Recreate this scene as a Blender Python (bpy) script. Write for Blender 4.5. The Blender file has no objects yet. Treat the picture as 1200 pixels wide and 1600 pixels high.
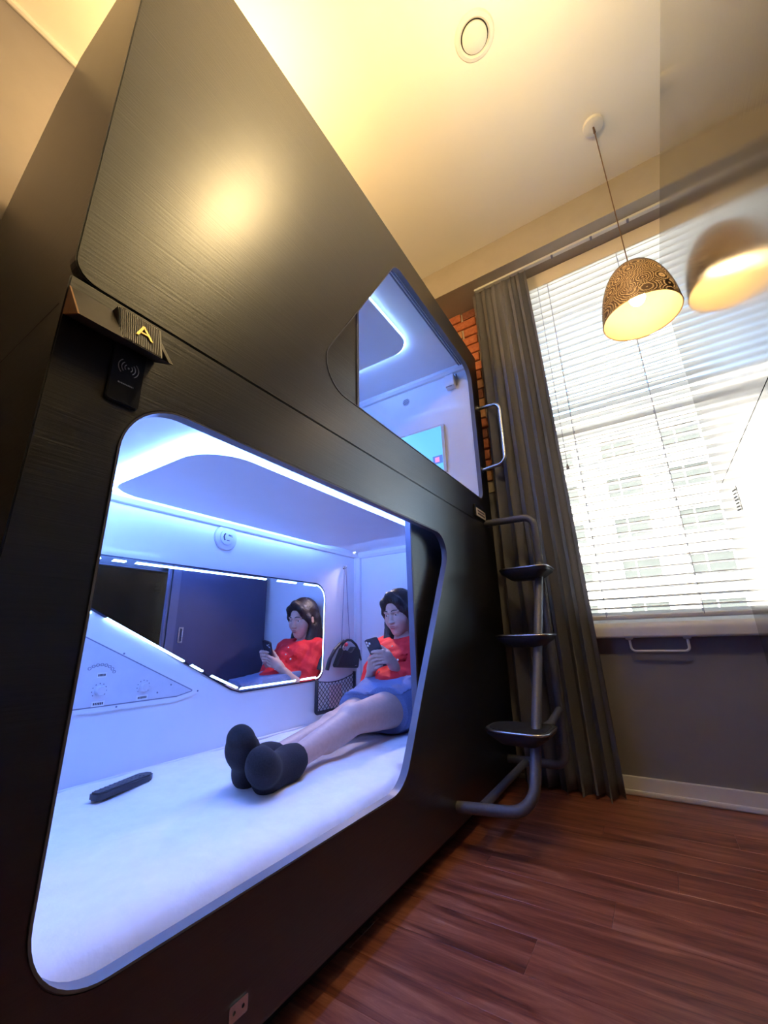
import bpy, bmesh, math, random
import numpy as np
from mathutils import Vector, Matrix
random.seed(7)
C = bpy.context.scene.collection
sc = bpy.context.scene
PI = math.pi

# ------------------------------------------------------------------ camera
cam_d = bpy.data.cameras.new('camera'); cam = bpy.data.objects.new('camera', cam_d); C.objects.link(cam)
CAMPOS = Vector((0.70, 0.0, 0.70))
Rm = Matrix(((0.84098993, 0.17810138, 0.51089708), (0.54052383, -0.23490054, -0.8078711), (-0.02387296, 0.95556352, -0.29381703)))
cam.matrix_world = Matrix.Translation(CAMPOS) @ Rm.to_4x4()
cam_d.sensor_fit = 'VERTICAL'; cam_d.sensor_height = 24.0; cam_d.lens = 639.69 / 1600 * 24.0
cam_d.clip_start = 0.02
sc.camera = cam

# ------------------------------------------------------------------ exposure, sky
sc.view_settings.view_transform = 'Standard'; sc.view_settings.look = 'None'
sc.view_settings.gamma = 1.0; sc.view_settings.exposure = 0.35; sc.view_settings.use_curve_mapping = False
sc.cycles.use_denoising = True
sc.cycles.max_bounces = 10; sc.cycles.diffuse_bounces = 6; sc.cycles.transparent_max_bounces = 16
sc.cycles.sample_clamp_indirect = 0.0; sc.cycles.caustics_refractive = False
W = bpy.data.worlds.new('sky'); sc.world = W; W.use_nodes = True
wn = W.node_tree; bg = wn.nodes['Background']
sky = wn.nodes.new('ShaderNodeTexSky'); sky.sky_type = 'NISHITA'; sky.sun_disc = False
sky.sun_elevation = math.radians(38); sky.sun_rotation = math.radians(200); sky.air_density = 1.0; sky.dust_density = 6.0; sky.ozone_density = 0.4
wn.links.new(sky.outputs[0], bg.inputs[0]); bg.inputs[1].default_value = 1.6
# daylight enters through the window: a portal only guides the sampling of that sky light, it emits nothing
pd = bpy.data.lights.new('window_portal', 'AREA'); pd.shape = 'RECTANGLE'; pd.size = 1.5; pd.size_y = 2.2; pd.cycles.is_portal = True
po = bpy.data.objects.new('window_portal', pd); po.location = (1.05, 2.62, 1.80); po.rotation_euler = (PI/2, 0, PI); C.objects.link(po)
po.rotation_euler = (-PI/2, 0, 0)

LED = (0.13, 0.285, 0.95)
WARM = (1.0, 0.73, 0.34)

# ------------------------------------------------------------------ materials
def mat(name, col, rough=0.5, metal=0.0, spec=0.5, coat=0.0, emit=None, estr=0.0, trans=0.0):
    m = bpy.data.materials.new(name); m.use_nodes = True
    b = m.node_tree.nodes['Principled BSDF']
    b.inputs['Base Color'].default_value = (*col, 1); b.inputs['Roughness'].default_value = rough
    b.inputs['Metallic'].default_value = metal; b.inputs['Specular IOR Level'].default_value = spec
    b.inputs['Coat Weight'].default_value = coat
    if emit: b.inputs['Emission Color'].default_value = (*emit, 1); b.inputs['Emission Strength'].default_value = estr
    return m
def nd(m, t): return m.node_tree.nodes.new(t)
def lk(m, a, b): m.node_tree.links.new(a, b)
def bsdf(m): return m.node_tree.nodes['Principled BSDF']
def pos_noise(m, scale, nscale=1.0, detail=4.0, rough=0.6, coord='Position'):
    g = nd(m, 'ShaderNodeNewGeometry'); mp = nd(m, 'ShaderNodeMapping'); mp.inputs['Scale'].default_value = scale
    lk(m, g.outputs['Position'], mp.inputs['Vector'])
    n = nd(m, 'ShaderNodeTexNoise'); n.inputs['Scale'].default_value = nscale; n.inputs['Detail'].default_value = detail; n.inputs['Roughness'].default_value = rough
    lk(m, mp.outputs[0], n.inputs['Vector']); return n.outputs['Fac']
def ramp(m, fac, stops):
    r = nd(m, 'ShaderNodeValToRGB'); e = r.color_ramp.elements
    e[0].position, e[0].color = stops[0][0], (*stops[0][1], 1); e[1].position, e[1].color = stops[-1][0], (*stops[-1][1], 1)
    for p, c in stops[1:-1]:
        k = e.new(p); k.color = (*c, 1)
    lk(m, fac, r.inputs[0]); return r.outputs[0]
def bump(m, h, strength=0.3, dist=0.002):
    b = nd(m, 'ShaderNodeBump'); b.inputs['Strength'].default_value = strength; b.inputs['Distance'].default_value = dist
    lk(m, h, b.inputs['Height']); lk(m, b.outputs[0], bsdf(m).inputs['Normal'])
def noisy(name, c0, c1, scale, nscale=1.0, rough=0.5, bs=0.0, bd=0.002, **k):
    m = mat(name, c0, rough, **k); f = pos_noise(m, scale, nscale)
    lk(m, ramp(m, f, [(0.3, c0), (0.7, c1)]), bsdf(m).inputs['Base Color'])
    if bs: bump(m, f, bs, bd)
    return m

def laminate(name, c0, c1, rough, bs):
    m = mat(name, c0, rough); f = pos_noise(m, (3.0, 4.0, 190.0), 1.0, 6.0, 0.65)
    f2 = pos_noise(m, (2.0, 1.2, 30.0), 1.0, 3.0, 0.6)
    mx = nd(m, 'ShaderNodeMath'); mx.operation = 'ADD'; lk(m, f, mx.inputs[0]); lk(m, f2, mx.inputs[1])
    md = nd(m, 'ShaderNodeMath'); md.operation = 'MULTIPLY'; md.inputs[1].default_value = 0.5; lk(m, mx.outputs[0], md.inputs[0])
    lk(m, ramp(m, md.outputs[0], [(0.35, c0), (0.62, c1)]), bsdf(m).inputs['Base Color'])
    bump(m, f, bs, 0.0012); bsdf(m).inputs['Specular IOR Level'].default_value = 1.0; return m
M = {}
M['laminate'] = laminate('black_woodgrain_laminate', (0.0035, 0.0035, 0.0065), (0.013, 0.012, 0.015), 0.34, 0.55)
M['gloss'] = laminate('glossy_woodgrain_laminate', (0.012, 0.012, 0.013), (0.036, 0.034, 0.034), 0.17, 0.26)
bsdf(M['laminate']).inputs['Coat Weight'].default_value = 0.35; bsdf(M['laminate']).inputs['Coat Roughness'].default_value = 0.30
bsdf(M['gloss']).inputs['Coat Weight'].default_value = 0.8; bsdf(M['gloss']).inputs['Coat Roughness'].default_value = 0.12
M['door'] = laminate('door_woodgrain_laminate', (0.010, 0.010, 0.010), (0.03, 0.029, 0.028), 0.3, 0.45)
M['doorback'] = noisy('dark_door_inside', (0.05, 0.05, 0.10), (0.06, 0.06, 0.12), (2, 2, 2), 2, 0.45)
M['doorframe'] = noisy('grey_door_edge', (0.10, 0.095, 0.15), (0.12, 0.115, 0.17), (3, 3, 3), 2, 0.4)
M['trim'] = noisy('grey_opening_trim', (0.12, 0.12, 0.155), (0.14, 0.14, 0.175), (3, 3, 3), 2, 0.4)
M['black'] = noisy('black_plastic', (0.010, 0.010, 0.012), (0.016, 0.016, 0.018), (40, 40, 40), 3, 0.4)
M['blackmat'] = noisy('black_plinth', (0.008, 0.008, 0.009), (0.012, 0.012, 0.013), (20, 20, 20), 3, 0.7)
M['shell'] = noisy('white_capsule_shell', (0.80, 0.80, 0.82), (0.84, 0.84, 0.86), (2, 2, 2), 2, 0.32, coat=0.2)
M['panelwhite'] = noisy('white_ceiling_panel', (0.70, 0.70, 0.76), (0.73, 0.73, 0.79), (2, 2, 2), 2, 0.4)
M['offwhite'] = noisy('off_white_plastic', (0.62, 0.62, 0.68), (0.68, 0.68, 0.74), (5, 5, 5), 3, 0.4)
M['greyline'] = noisy('grey_plastic', (0.22, 0.22, 0.30), (0.26, 0.26, 0.34), (5, 5, 5), 3, 0.5)
M['led'] = mat('blue_white_led_strip', (0.8, 0.85, 1), emit=LED, estr=38.0)
M['cove_fill'] = mat('blue_white_cove_fill', (0.8, 0.85, 1), emit=LED, estr=52.0)  # glow of the added fill strips above the ceiling panels
M['header_fill'] = mat('blue_white_header_fill', (0.8, 0.85, 1), emit=LED, estr=78.0)  # glow of the added fill strip behind the lower header
M['ledm'] = mat('mirror_led', (0.8, 0.85, 1), emit=(0.35, 0.62, 1.0), estr=8.0)
M['dot'] = mat('small_downlight_glow', (1, 1, 1), emit=(0.7, 0.85, 1.0), estr=6.0)
M['mirror'] = noisy('silvered_mirror', (0.86, 0.88, 0.90), (0.87, 0.89, 0.91), (2, 2, 2), 1, 0.015, metal=1.0)
M['mirroredge'] = noisy('dark_mirror_edge', (0.03, 0.03, 0.06), (0.04, 0.04, 0.07), (9, 9, 9), 3, 0.25)
M['sheet'] = noisy('white_mattress_cover', (0.82, 0.80, 0.83), (0.88, 0.86, 0.89), (9, 9, 9), 2.5, 0.85, 0.35, 0.006)
M['wall'] = noisy('taupe_grey_wall_paint', (0.25, 0.236, 0.25), (0.27, 0.255, 0.27), (3, 3, 3), 3, 0.75, 0.05, 0.001)
M['ceil'] = noisy('cream_ceiling_paint', (0.90, 0.885, 0.845), (0.92, 0.905, 0.865), (2, 2, 2), 2, 0.85)
M['beam'] = noisy('beige_beam_paint', (0.40, 0.355, 0.30), (0.43, 0.385, 0.33), (3, 3, 3), 3, 0.8)
M['white'] = noisy('white_paint', (0.76, 0.75, 0.73), (0.80, 0.79, 0.77), (6, 6, 6), 3, 0.45)
M['cream'] = noisy('cream_valance', (0.78, 0.70, 0.60), (0.80, 0.72, 0.62), (6, 6, 6), 3, 0.5)
M['mortar'] = noisy('pale_mortar', (0.50, 0.42, 0.33), (0.58, 0.50, 0.40), (60, 60, 60), 2, 0.9, 0.4, 0.003)
M['brick'] = noisy('red_brick', (0.42, 0.11, 0.05), (0.58, 0.20, 0.09), (25, 25, 25), 2, 0.85, 0.5, 0.004)
M['brick2'] = noisy('orange_brick', (0.52, 0.24, 0.11), (0.62, 0.33, 0.17), (25, 25, 25), 2, 0.85, 0.5, 0.004)
M['brick3'] = noisy('dark_brick', (0.20, 0.07, 0.045), (0.34, 0.12, 0.07), (25, 25, 25), 2, 0.85, 0.5, 0.004)
M['curtain'] = noisy('charcoal_curtain_cloth', (0.29, 0.285, 0.31), (0.39, 0.385, 0.41), (350, 350, 240), 1.0, 0.9, 0.3, 0.001)
M['tube'] = noisy('grey_powder_coated_steel', (0.12, 0.12, 0.135), (0.15, 0.15, 0.165), (40, 40, 40), 3, 0.45, metal=0.2)
M['chrome'] = noisy('brushed_steel', (0.55, 0.55, 0.56), (0.62, 0.62, 0.63), (20, 20, 60), 4, 0.25, metal=1.0)
M['tread'] = noisy('dark_rubber_tread', (0.03, 0.03, 0.035), (0.045, 0.045, 0.05), (90, 90, 90), 3, 0.5)
M['gold'] = noisy('copper_coloured_sign_end', (0.50, 0.24, 0.09), (0.56, 0.28, 0.11), (30, 30, 30), 3, 0.5)
M['brass'] = mat('brass_letter', (0.85, 0.55, 0.12), 0.35, metal=0.3)
M['bronze'] = noisy('dark_bronze_sign', (0.045, 0.036, 0.030), (0.06, 0.048, 0.040), (30, 30, 30), 3, 0.42)
M['card'] = noisy('navy_card_reader_face', (0.010, 0.013, 0.022), (0.013, 0.017, 0.027), (30, 30, 30), 3, 0.3)
M['ink'] = noisy('grey_print', (0.45, 0.45, 0.5), (0.5, 0.5, 0.55), (30, 30, 30), 3, 0.5)
M['darkink'] = noisy('dark_print', (0.05, 0.035, 0.05), (0.07, 0.05, 0.07), (30, 30, 30), 3, 0.6)
M['paper'] = noisy('cream_label_paper', (0.72, 0.62, 0.55), (0.76, 0.66, 0.59), (30, 30, 30), 3, 0.7)
M['rim'] = noisy('lamp_rim_brass', (0.5, 0.34, 0.16), (0.55, 0.38, 0.18), (30, 30, 30), 3, 0.35, metal=0.7)
M['cord'] = noisy('brown_lamp_cord', (0.10, 0.05, 0.03), (0.13, 0.07, 0.04), (80, 80, 80), 3, 0.7)
M['bulb'] = mat('lamp_bulb_glow', (1, 0.9, 0.7), emit=(1.0, 0.74, 0.38), estr=48.0)
M['globe2'] = mat('opal_globe_glow_b', (1, 0.9, 0.7), emit=(1.0, 0.60, 0.22), estr=112.0)
M['globe'] = mat('opal_globe_glow', (1, 0.9, 0.7), emit=WARM, estr=108.0)
M['slat'] = mat('white_blind_slat', (0.76, 0.77, 0.76), 0.5)
tb = nd(M['slat'], 'ShaderNodeBsdfTranslucent'); tb.inputs[0].default_value = (0.85, 0.88, 0.86, 1)
mxs = nd(M['slat'], 'ShaderNodeMixShader'); mxs.inputs[0].default_value = 0.06
lk(M['slat'], bsdf(M['slat']).outputs[0], mxs.inputs[1]); lk(M['slat'], tb.outputs[0], mxs.inputs[2])
lk(M['slat'], mxs.outputs[0], M['slat'].node_tree.nodes['Material Output'].inputs[0])
gm = bpy.data.materials.new('window_glass'); gm.use_nodes = True; gm.node_tree.nodes.remove(gm.node_tree.nodes['Principled BSDF'])
tr = nd(gm, 'ShaderNodeBsdfTransparent'); tr.inputs[0].default_value = (0.95, 0.98, 0.97, 1)
gl = nd(gm, 'ShaderNodeBsdfGlossy'); gl.inputs['Roughness'].default_value = 0.01
fr = nd(gm, 'ShaderNodeFresnel'); fr.inputs[0].default_value = 1.3; mg = nd(gm, 'ShaderNodeMixShader')
lk(gm, fr.outputs[0], mg.inputs[0]); lk(gm, tr.outputs[0], mg.inputs[1]); lk(gm, gl.outputs[0], mg.inputs[2])
lk(gm, mg.outputs[0], gm.node_tree.nodes['Material Output'].inputs[0]); M['glass'] = gm
M['skin'] = noisy('skin', (0.60, 0.36, 0.29), (0.66, 0.41, 0.33), (30, 30, 30), 2, 0.5)
bsdf(M['skin']).inputs['Subsurface Weight'].default_value = 0.0
M['lip'] = noisy('lips', (0.50, 0.17, 0.15), (0.54, 0.19, 0.17), (60, 60, 60), 2, 0.4)
M['nail'] = noisy('nail', (0.74, 0.48, 0.44), (0.76, 0.5, 0.46), (60, 60, 60), 2, 0.3)
M['eye'] = noisy('eye_white', (0.8, 0.8, 0.8), (0.82, 0.82, 0.82), (60, 60, 60), 2, 0.2)
M['hair'] = noisy('dark_brown_hair', (0.012, 0.008, 0.008), (0.035, 0.022, 0.022), (160, 160, 14), 1.0, 0.38, 0.7, 0.004)
M['shirt'] = noisy('red_blouse_cloth', (0.74, 0.012, 0.018), (0.84, 0.020, 0.026), (26, 26, 26), 1.2, 0.75, 0.5, 0.010)
M['denim'] = noisy('blue_denim', (0.13, 0.17, 0.34), (0.20, 0.25, 0.44), (200, 200, 140), 1.5, 0.85, 0.4, 0.001)
M['sock'] = noisy('black_sock_knit', (0.012, 0.011, 0.016), (0.022, 0.020, 0.027), (160, 160, 160), 1.5, 0.95, 0.5, 0.002)
M['phone'] = noisy('dark_blue_phone_case', (0.022, 0.022, 0.045), (0.03, 0.03, 0.055), (30, 30, 30), 2, 0.3)
M['leather'] = noisy('black_leather', (0.013, 0.013, 0.020), (0.024, 0.024, 0.034), (90, 90, 90), 2, 0.36, 0.3, 0.001)
M['net'] = noisy('black_elastic_net', (0.02, 0.02, 0.03), (0.028, 0.028, 0.04), (90, 90, 90), 2, 0.7)
M['pink'] = noisy('pink_paper_packet', (0.85, 0.55, 0.53), (0.88, 0.62, 0.60), (40, 40, 40), 2, 0.6)
M['screen'] = mat('blue_tv_picture', (0.05, 0.1, 0.2), 0.2, emit=(0.13, 0.50, 1.0), estr=1.0)
M['icon'] = mat('pink_tv_icon', (0.3, 0.1, 0.2), 0.3, emit=(0.85, 0.30, 0.60), estr=0.8)
M['icondark'] = mat('dark_blue_tv_tile', (0.03, 0.05, 0.2), 0.3, emit=(0.10, 0.20, 0.62), estr=0.8)
M['remote'] = noisy('dark_remote_plastic', (0.03, 0.03, 0.04), (0.04, 0.04, 0.05), (60, 60, 60), 2, 0.4)
M['button'] = noisy('grey_rubber_buttons', (0.10, 0.10, 0.13), (0.13, 0.13, 0.16), (60, 60, 60), 2, 0.5)
M['facade'] = noisy('pale_render_facade', (0.60, 0.60, 0.59), (0.64, 0.64, 0.63), (0.5, 0.5, 0.5), 2, 0.85)
M['farglass'] = noisy('distant_window_glass', (0.044, 0.055, 0.06), (0.058, 0.069, 0.074), (0.5, 0.5, 0.5), 2, 0.6, spec=0.15)
M['charm'] = mat('red_charm', (0.7, 0.03, 0.05), 0.3)
# floor planks: dark red-brown wood, grain along x
m = mat('red_brown_plank', (0.2, 0.07, 0.04), 0.32)
oi = nd(m, 'ShaderNodeObjectInfo'); g = nd(m, 'ShaderNodeNewGeometry'); mp = nd(m, 'ShaderNodeMapping'); mp.inputs['Scale'].default_value = (2.6, 26, 1)
cx = nd(m, 'ShaderNodeCombineXYZ'); sm = nd(m, 'ShaderNodeMath'); sm.operation = 'MULTIPLY'; sm.inputs[1].default_value = 37.0
lk(m, oi.outputs['Random'], sm.inputs[0]); lk(m, sm.outputs[0], cx.inputs[0]); lk(m, sm.outputs[0], cx.inputs[1])
va = nd(m, 'ShaderNodeVectorMath'); va.operation = 'ADD'; lk(m, g.outputs['Position'], va.inputs[0]); lk(m, cx.outputs[0], va.inputs[1]); lk(m, va.outputs[0], mp.inputs[0])
n1 = nd(m, 'ShaderNodeTexNoise'); n1.inputs['Scale'].default_value = 1.0; n1.inputs['Detail'].default_value = 7; n1.inputs['Roughness'].default_value = 0.68; n1.inputs['Distortion'].default_value = 0.8
lk(m, mp.outputs[0], n1.inputs['Vector'])
lk(m, ramp(m, n1.outputs['Fac'], [(0.30, (0.085, 0.024, 0.018)), (0.47, (0.25, 0.074, 0.045)), (0.58, (0.37, 0.13, 0.078)), (0.74, (0.56, 0.27, 0.17))]), bsdf(m).inputs['Base Color'])
bump(m, n1.outputs['Fac'], 0.25, 0.0015); M['plank'] = m
# perforated lamp shade: bronze sheet pierced in rings of fine holes
m = bpy.data.materials.new('perforated_bronze_shade'); m.use_nodes = True; b = bsdf(m)
b.inputs['Base Color'].default_value = (0.10, 0.062, 0.045, 1); b.inputs['Metallic'].default_value = 0.6; b.inputs['Roughness'].default_value = 0.42
uv = nd(m, 'ShaderNodeUVMap'); mp = nd(m, 'ShaderNodeMapping'); mp.inputs['Scale'].default_value = (12.0, 6.0, 1); lk(m, uv.outputs[0], mp.inputs[0])
vo = nd(m, 'ShaderNodeTexVoronoi'); vo.inputs['Scale'].default_value = 1.0; vo.inputs['Randomness'].default_value = 0.75; lk(m, mp.outputs[0], vo.inputs['Vector'])
ml = nd(m, 'ShaderNodeMath'); ml.operation = 'MULTIPLY'; ml.inputs[1].default_value = 60.0; lk(m, vo.outputs['Distance'], ml.inputs[0])
sn = nd(m, 'ShaderNodeMath'); sn.operation = 'SINE'; lk(m, ml.outputs[0], sn.inputs[0])
mp2 = nd(m, 'ShaderNodeMapping'); mp2.inputs['Scale'].default_value = (230, 110, 1); lk(m, uv.outputs[0], mp2.inputs[0])
ck = nd(m, 'ShaderNodeTexChecker'); ck.inputs['Scale'].default_value = 1.0; lk(m, mp2.outputs[0], ck.inputs['Vector'])
gt = nd(m, 'ShaderNodeMath'); gt.operation = 'GREATER_THAN'; gt.inputs[1].default_value = 0.35; lk(m, sn.outputs[0], gt.inputs[0])
hm = nd(m, 'ShaderNodeMath'); hm.operation = 'MULTIPLY'; lk(m, gt.outputs[0], hm.inputs[0]); lk(m, ck.outputs['Fac'], hm.inputs[1])
tr = nd(m, 'ShaderNodeBsdfTransparent'); ms = nd(m, 'ShaderNodeMixShader'); lk(m, hm.outputs[0], ms.inputs[0]); lk(m, b.outputs[0], ms.inputs[1]); lk(m, tr.outputs[0], ms.inputs[2])
lk(m, ms.outputs[0], m.node_tree.nodes['Material Output'].inputs[0]); M['shade'] = m
m = noisy('cream_shade_lining', (0.80, 0.66, 0.42), (0.84, 0.70, 0.46), (20, 20, 20), 2, 0.6); M['shadein'] = m
tl = nd(m, 'ShaderNodeBsdfTranslucent'); tl.inputs[0].default_value = (0.85, 0.62, 0.36, 1); mx2 = nd(m, 'ShaderNodeMixShader'); mx2.inputs[0].default_value = 0.3
lk(m, bsdf(m).outputs[0], mx2.inputs[1]); lk(m, tl.outputs[0], mx2.inputs[2]); lk(m, mx2.outputs[0], m.node_tree.nodes['Material Output'].inputs[0])

# ------------------------------------------------------------------ helpers
ORG = {}
def empty(name, loc, label=None, cat=None, group=None):
    o = bpy.data.objects.new(name, None); C.objects.link(o); o.location = loc; o.empty_display_size = 0.1
    ORG[o.name] = Vector(loc)
    if label: o['label'] = label
    if cat: o['category'] = cat
    if group: o['group'] = group
    return o
def tag(o, label=None, cat=None, group=None, kind=None):
    if label: o['label'] = label
    if cat: o['category'] = cat
    if group: o['group'] = group
    if kind: o['kind'] = kind
    return o
def link(name, me, parent=None, origin=None):
    """link a mesh given in world coordinates; its origin goes to `origin` (else the parent's, else its own base centre)"""
    o = bpy.data.objects.new(name, me); C.objects.link(o)
    if parent is not None:
        po_ = ORG[parent.name]
        w = Vector(origin) if origin is not None else po_
        o.parent = parent; o.location = w - po_
    else:
        if origin is None:
            co = np.empty(len(me.vertices) * 3, dtype=np.float32); me.vertices.foreach_get('co', co); co = co.reshape(-1, 3)
            mn, mx_ = co.min(0), co.max(0); w = Vector(((mn[0] + mx_[0]) / 2, (mn[1] + mx_[1]) / 2, mn[2]))
        else: w = Vector(origin)
        o.location = w
    me.transform(Matrix.Translation(-w)); ORG[o.name] = w
    return o
def obj(name, bm, material, parent=None, smooth=False, origin=None, kind=None, angle=None):
    bmesh.ops.recalc_face_normals(bm, faces=bm.faces)
    me = bpy.data.meshes.new(name); bm.to_mesh(me); bm.free()
    for x in (material if isinstance(material, (list, tuple)) else [material]): me.materials.append(M[x] if isinstance(x, str) else x)
    if smooth or angle: me.polygons.foreach_set('use_smooth', [True] * len(me.polygons))
    if angle:
        try: me.set_sharp_from_angle(angle=math.radians(angle))
        except Exception: pass
    o = link(name, me, parent, origin)
    if kind: o['kind'] = kind
    return o
def box(bm, x0, x1, y0, y1, z0, z1, bev=0.0, seg=2, mi=0):
    t = bmesh.new(); r = bmesh.ops.create_cube(t, size=1.0)
    bmesh.ops.scale(t, vec=(x1-x0, y1-y0, z1-z0), verts=t.verts); bmesh.ops.translate(t, vec=((x0+x1)/2, (y0+y1)/2, (z0+z1)/2), verts=t.verts)
    if bev: bmesh.ops.bevel(t, geom=t.edges[:], offset=bev, segments=seg, affect='EDGES', profile=0.5)
    for f in t.faces: f.material_index = mi
    join(bm, t)
def join(bm, t):
    me = bpy.data.meshes.new('tmp'); t.to_mesh(me); t.free(); bm.from_mesh(me); bpy.data.meshes.remove(me)
def bx(*a, **k):
    bm = bmesh.new(); box(bm, *a, **k); return bm
def rpoly(pts, rad, seg=8):
    """rounded 2-D polygon"""
    out = []; n = len(pts); rad = rad if isinstance(rad, (list, tuple)) else [rad] * n
    for i in range(n):
        p = Vector(pts[i]); a = Vector(pts[i-1]); b = Vector(pts[(i+1) % n]); r = rad[i]
        if r <= 1e-6: out.append(tuple(p)); continue
        u = (a-p).normalized(); v = (b-p).normalized(); th = u.angle(v); d = r / math.tan(th/2)
        d = min(d, 0.49*(a-p).length, 0.49*(b-p).length); rr = d * math.tan(th/2)
        c = p + (u+v).normalized() * (rr / math.sin(th/2)); s = p+u*d; e = p+v*d
        a0 = math.atan2(s.y-c.y, s.x-c.x); a1 = math.atan2(e.y-c.y, e.x-c.x); da = (a1-a0+PI) % (2*PI) - PI
        for k in range(seg+1):
            t = a0 + da*k/seg; out.append((c.x+rr*math.cos(t), c.y+rr*math.sin(t)))
    return out
def plate(bm, outer, holes, t0, t1, to3):
    """flat plate with holes, between depths t0 and t1; to3(u, v, t) -> point"""
    t = bmesh.new(); edges = []
    for loop in [outer] + list(holes):
        vs = [t.verts.new(to3(u, v, t0)) for u, v in loop]
        edges += [t.edges.new((vs[i], vs[(i+1) % len(vs)])) for i in range(len(vs))]
    bmesh.ops.triangle_fill(t, use_beauty=True, use_dissolve=False, edges=edges)
    r = bmesh.ops.extrude_face_region(t, geom=t.faces[:])
    d = Vector(to3(0, 0, t1)) - Vector(to3(0, 0, t0))
    bmesh.ops.translate(t, vec=d, verts=[v for v in r['geom'] if isinstance(v, bmesh.types.BMVert)])
    join(bm, t)
def ring(bm, loop_o, loop_i, t0, t1, to3):
    n = len(loop_o); R_ = [[bm.verts.new(to3(u, v, t)) for u, v in l] for l in (loop_o, loop_i) for t in (t0, t1)]
    o0, o1, i0, i1 = R_
    for k in range(n):
        j = (k+1) % n
        bm.faces.new((o0[k], o0[j], o1[j], o1[k])); bm.faces.new((i0[k], i1[k], i1[j], i0[j]))
        bm.faces.new((o0[k], i0[k], i0[j], o0[j])); bm.faces.new((o1[k], o1[j], i1[j], i1[k]))
def inset(loop, d):
    """offset a closed loop inwards (d > 0), counter-clockwise or clockwise"""
    n = len(loop); A = sum(loop[i][0]*loop[(i+1) % n][1]-loop[(i+1) % n][0]*loop[i][1] for i in range(n)); s = 1 if A > 0 else -1
    out = []
    for i in range(n):
        a, p, b = Vector(loop[i-1]), Vector(loop[i]), Vector(loop[(i+1) % n])
        u = (p-a).normalized(); v = (b-p).normalized(); n1 = Vector((-u.y, u.x))*s; n2 = Vector((-v.y, v.x))*s
        h = (n1+n2); h = h.normalized() if h.length > 1e-6 else n1
        out.append(tuple(p + h * (d / max(0.4, h.dot(n1)))))
    return out
def fillet(pts, r, seg=7):
    pts = [Vector(p) for p in pts]; out = [pts[0]]
    for i in range(1, len(pts)-1):
        p, a, b = pts[i], pts[i-1], pts[i+1]; u = (a-p).normalized(); v = (b-p).normalized(); th = u.angle(v)
        if th > PI-0.03: out.append(p); continue
        d = min(r/math.tan(th/2), 0.48*(a-p).length, 0.48*(b-p).length); rr = d*math.tan(th/2); c = p+(u+v).normalized()*(rr/math.sin(th/2))
        s, e = p+u*d-c, p+v*d-c; ang = s.angle(e)
        for k in range(seg+1):
            t = k/seg; out.append(c + (s*math.sin((1-t)*ang)+e*math.sin(t*ang))/math.sin(ang))
    out.append(pts[-1]); return out
def tube(bm, pts, r, seg=12, fil=0.0, caps=True, closed=False):
    pts = fillet(pts, fil) if fil else [Vector(p) for p in pts]
    n = len(pts); rad = r if isinstance(r, (list, tuple)) else [r]*n
    prev = None; rings = []
    for i in range(n):
        if closed: d = (pts[(i+1) % n]-pts[i-1]).normalized()
        else: d = (pts[min(i+1, n-1)]-pts[max(i-1, 0)]).normalized()
        if prev is None:
            up = Vector((0, 0, 1)) if abs(d.z) < 0.9 else Vector((1, 0, 0)); a = d.cross(up).normalized()
        else: a = (prev - d*prev.dot(d)).normalized()
        prev = a; b = d.cross(a)
        rings.append([bm.verts.new(pts[i] + (a*math.cos(2*PI*k/seg)+b*math.sin(2*PI*k/seg))*rad[i]) for k in range(seg)])
    for i in range(n if closed else n-1):
        A, B = rings[i], rings[(i+1) % n]
        for k in range(seg):
            bm.faces.new((A[k], A[(k+1) % seg], B[(k+1) % seg], B[k]))
    if caps and not closed:
        bm.faces.new(rings[0][::-1]); bm.faces.new(rings[-1])
def lathe(bm, prof, c, axis=(0, 0, 1), seg=32, uvl=None):
    """revolve (r, h) profile about an axis through c"""
    ax = Vector(axis).normalized(); up = Vector((0, 0, 1)) if abs(ax.z) < 0.9 else Vector((1, 0, 0)); a = ax.cross(up).normalized(); b = ax.cross(a); c = Vector(c)
    rows = []
    for r, h in prof:
        if r < 1e-6: rows.append([bm.verts.new(c+ax*h)])
        else: rows.append([bm.verts.new(c+ax*h+(a*math.cos(2*PI*k/seg)+b*math.sin(2*PI*k/seg))*r) for k in range(seg)])
    for i in range(len(rows)-1):
        A, B = rows[i], rows[i+1]
        for k in range(seg):
            j = (k+1) % seg
            if len(A) == 1 and len(B) == 1: continue
            if len(A) == 1: f = bm.faces.new((A[0], B[j], B[k])); vs = [(k+.5, i), (k+1, i+1), (k, i+1)]
            elif len(B) == 1: f = bm.faces.new((A[k], A[j], B[0])); vs = [(k, i), (k+1, i), (k+.5, i+1)]
            else: f = bm.faces.new((A[k], A[j], B[j], B[k])); vs = [(k, i), (k+1, i), (k+1, i+1), (k, i+1)]
            if uvl:
                for l, (uu, vv) in zip(f.loops, vs): l[uvl].uv = (uu/seg, vv/(len(rows)-1))
def sphere(bm, c, r, seg=12, rings=8, sc_=(1, 1, 1)):
    t = bmesh.new(); bmesh.ops.create_uvsphere(t, u_segments=seg, v_segments=rings, radius=r)
    bmesh.ops.scale(t, vec=sc_, verts=t.verts); bmesh.ops.translate(t, vec=c, verts=t.verts); join(bm, t)
YZ = lambda u, v, t: (t, u, v)
XZ = lambda u, v, t: (u, t, v)
XY = lambda u, v, t: (u, v, t)
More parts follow.
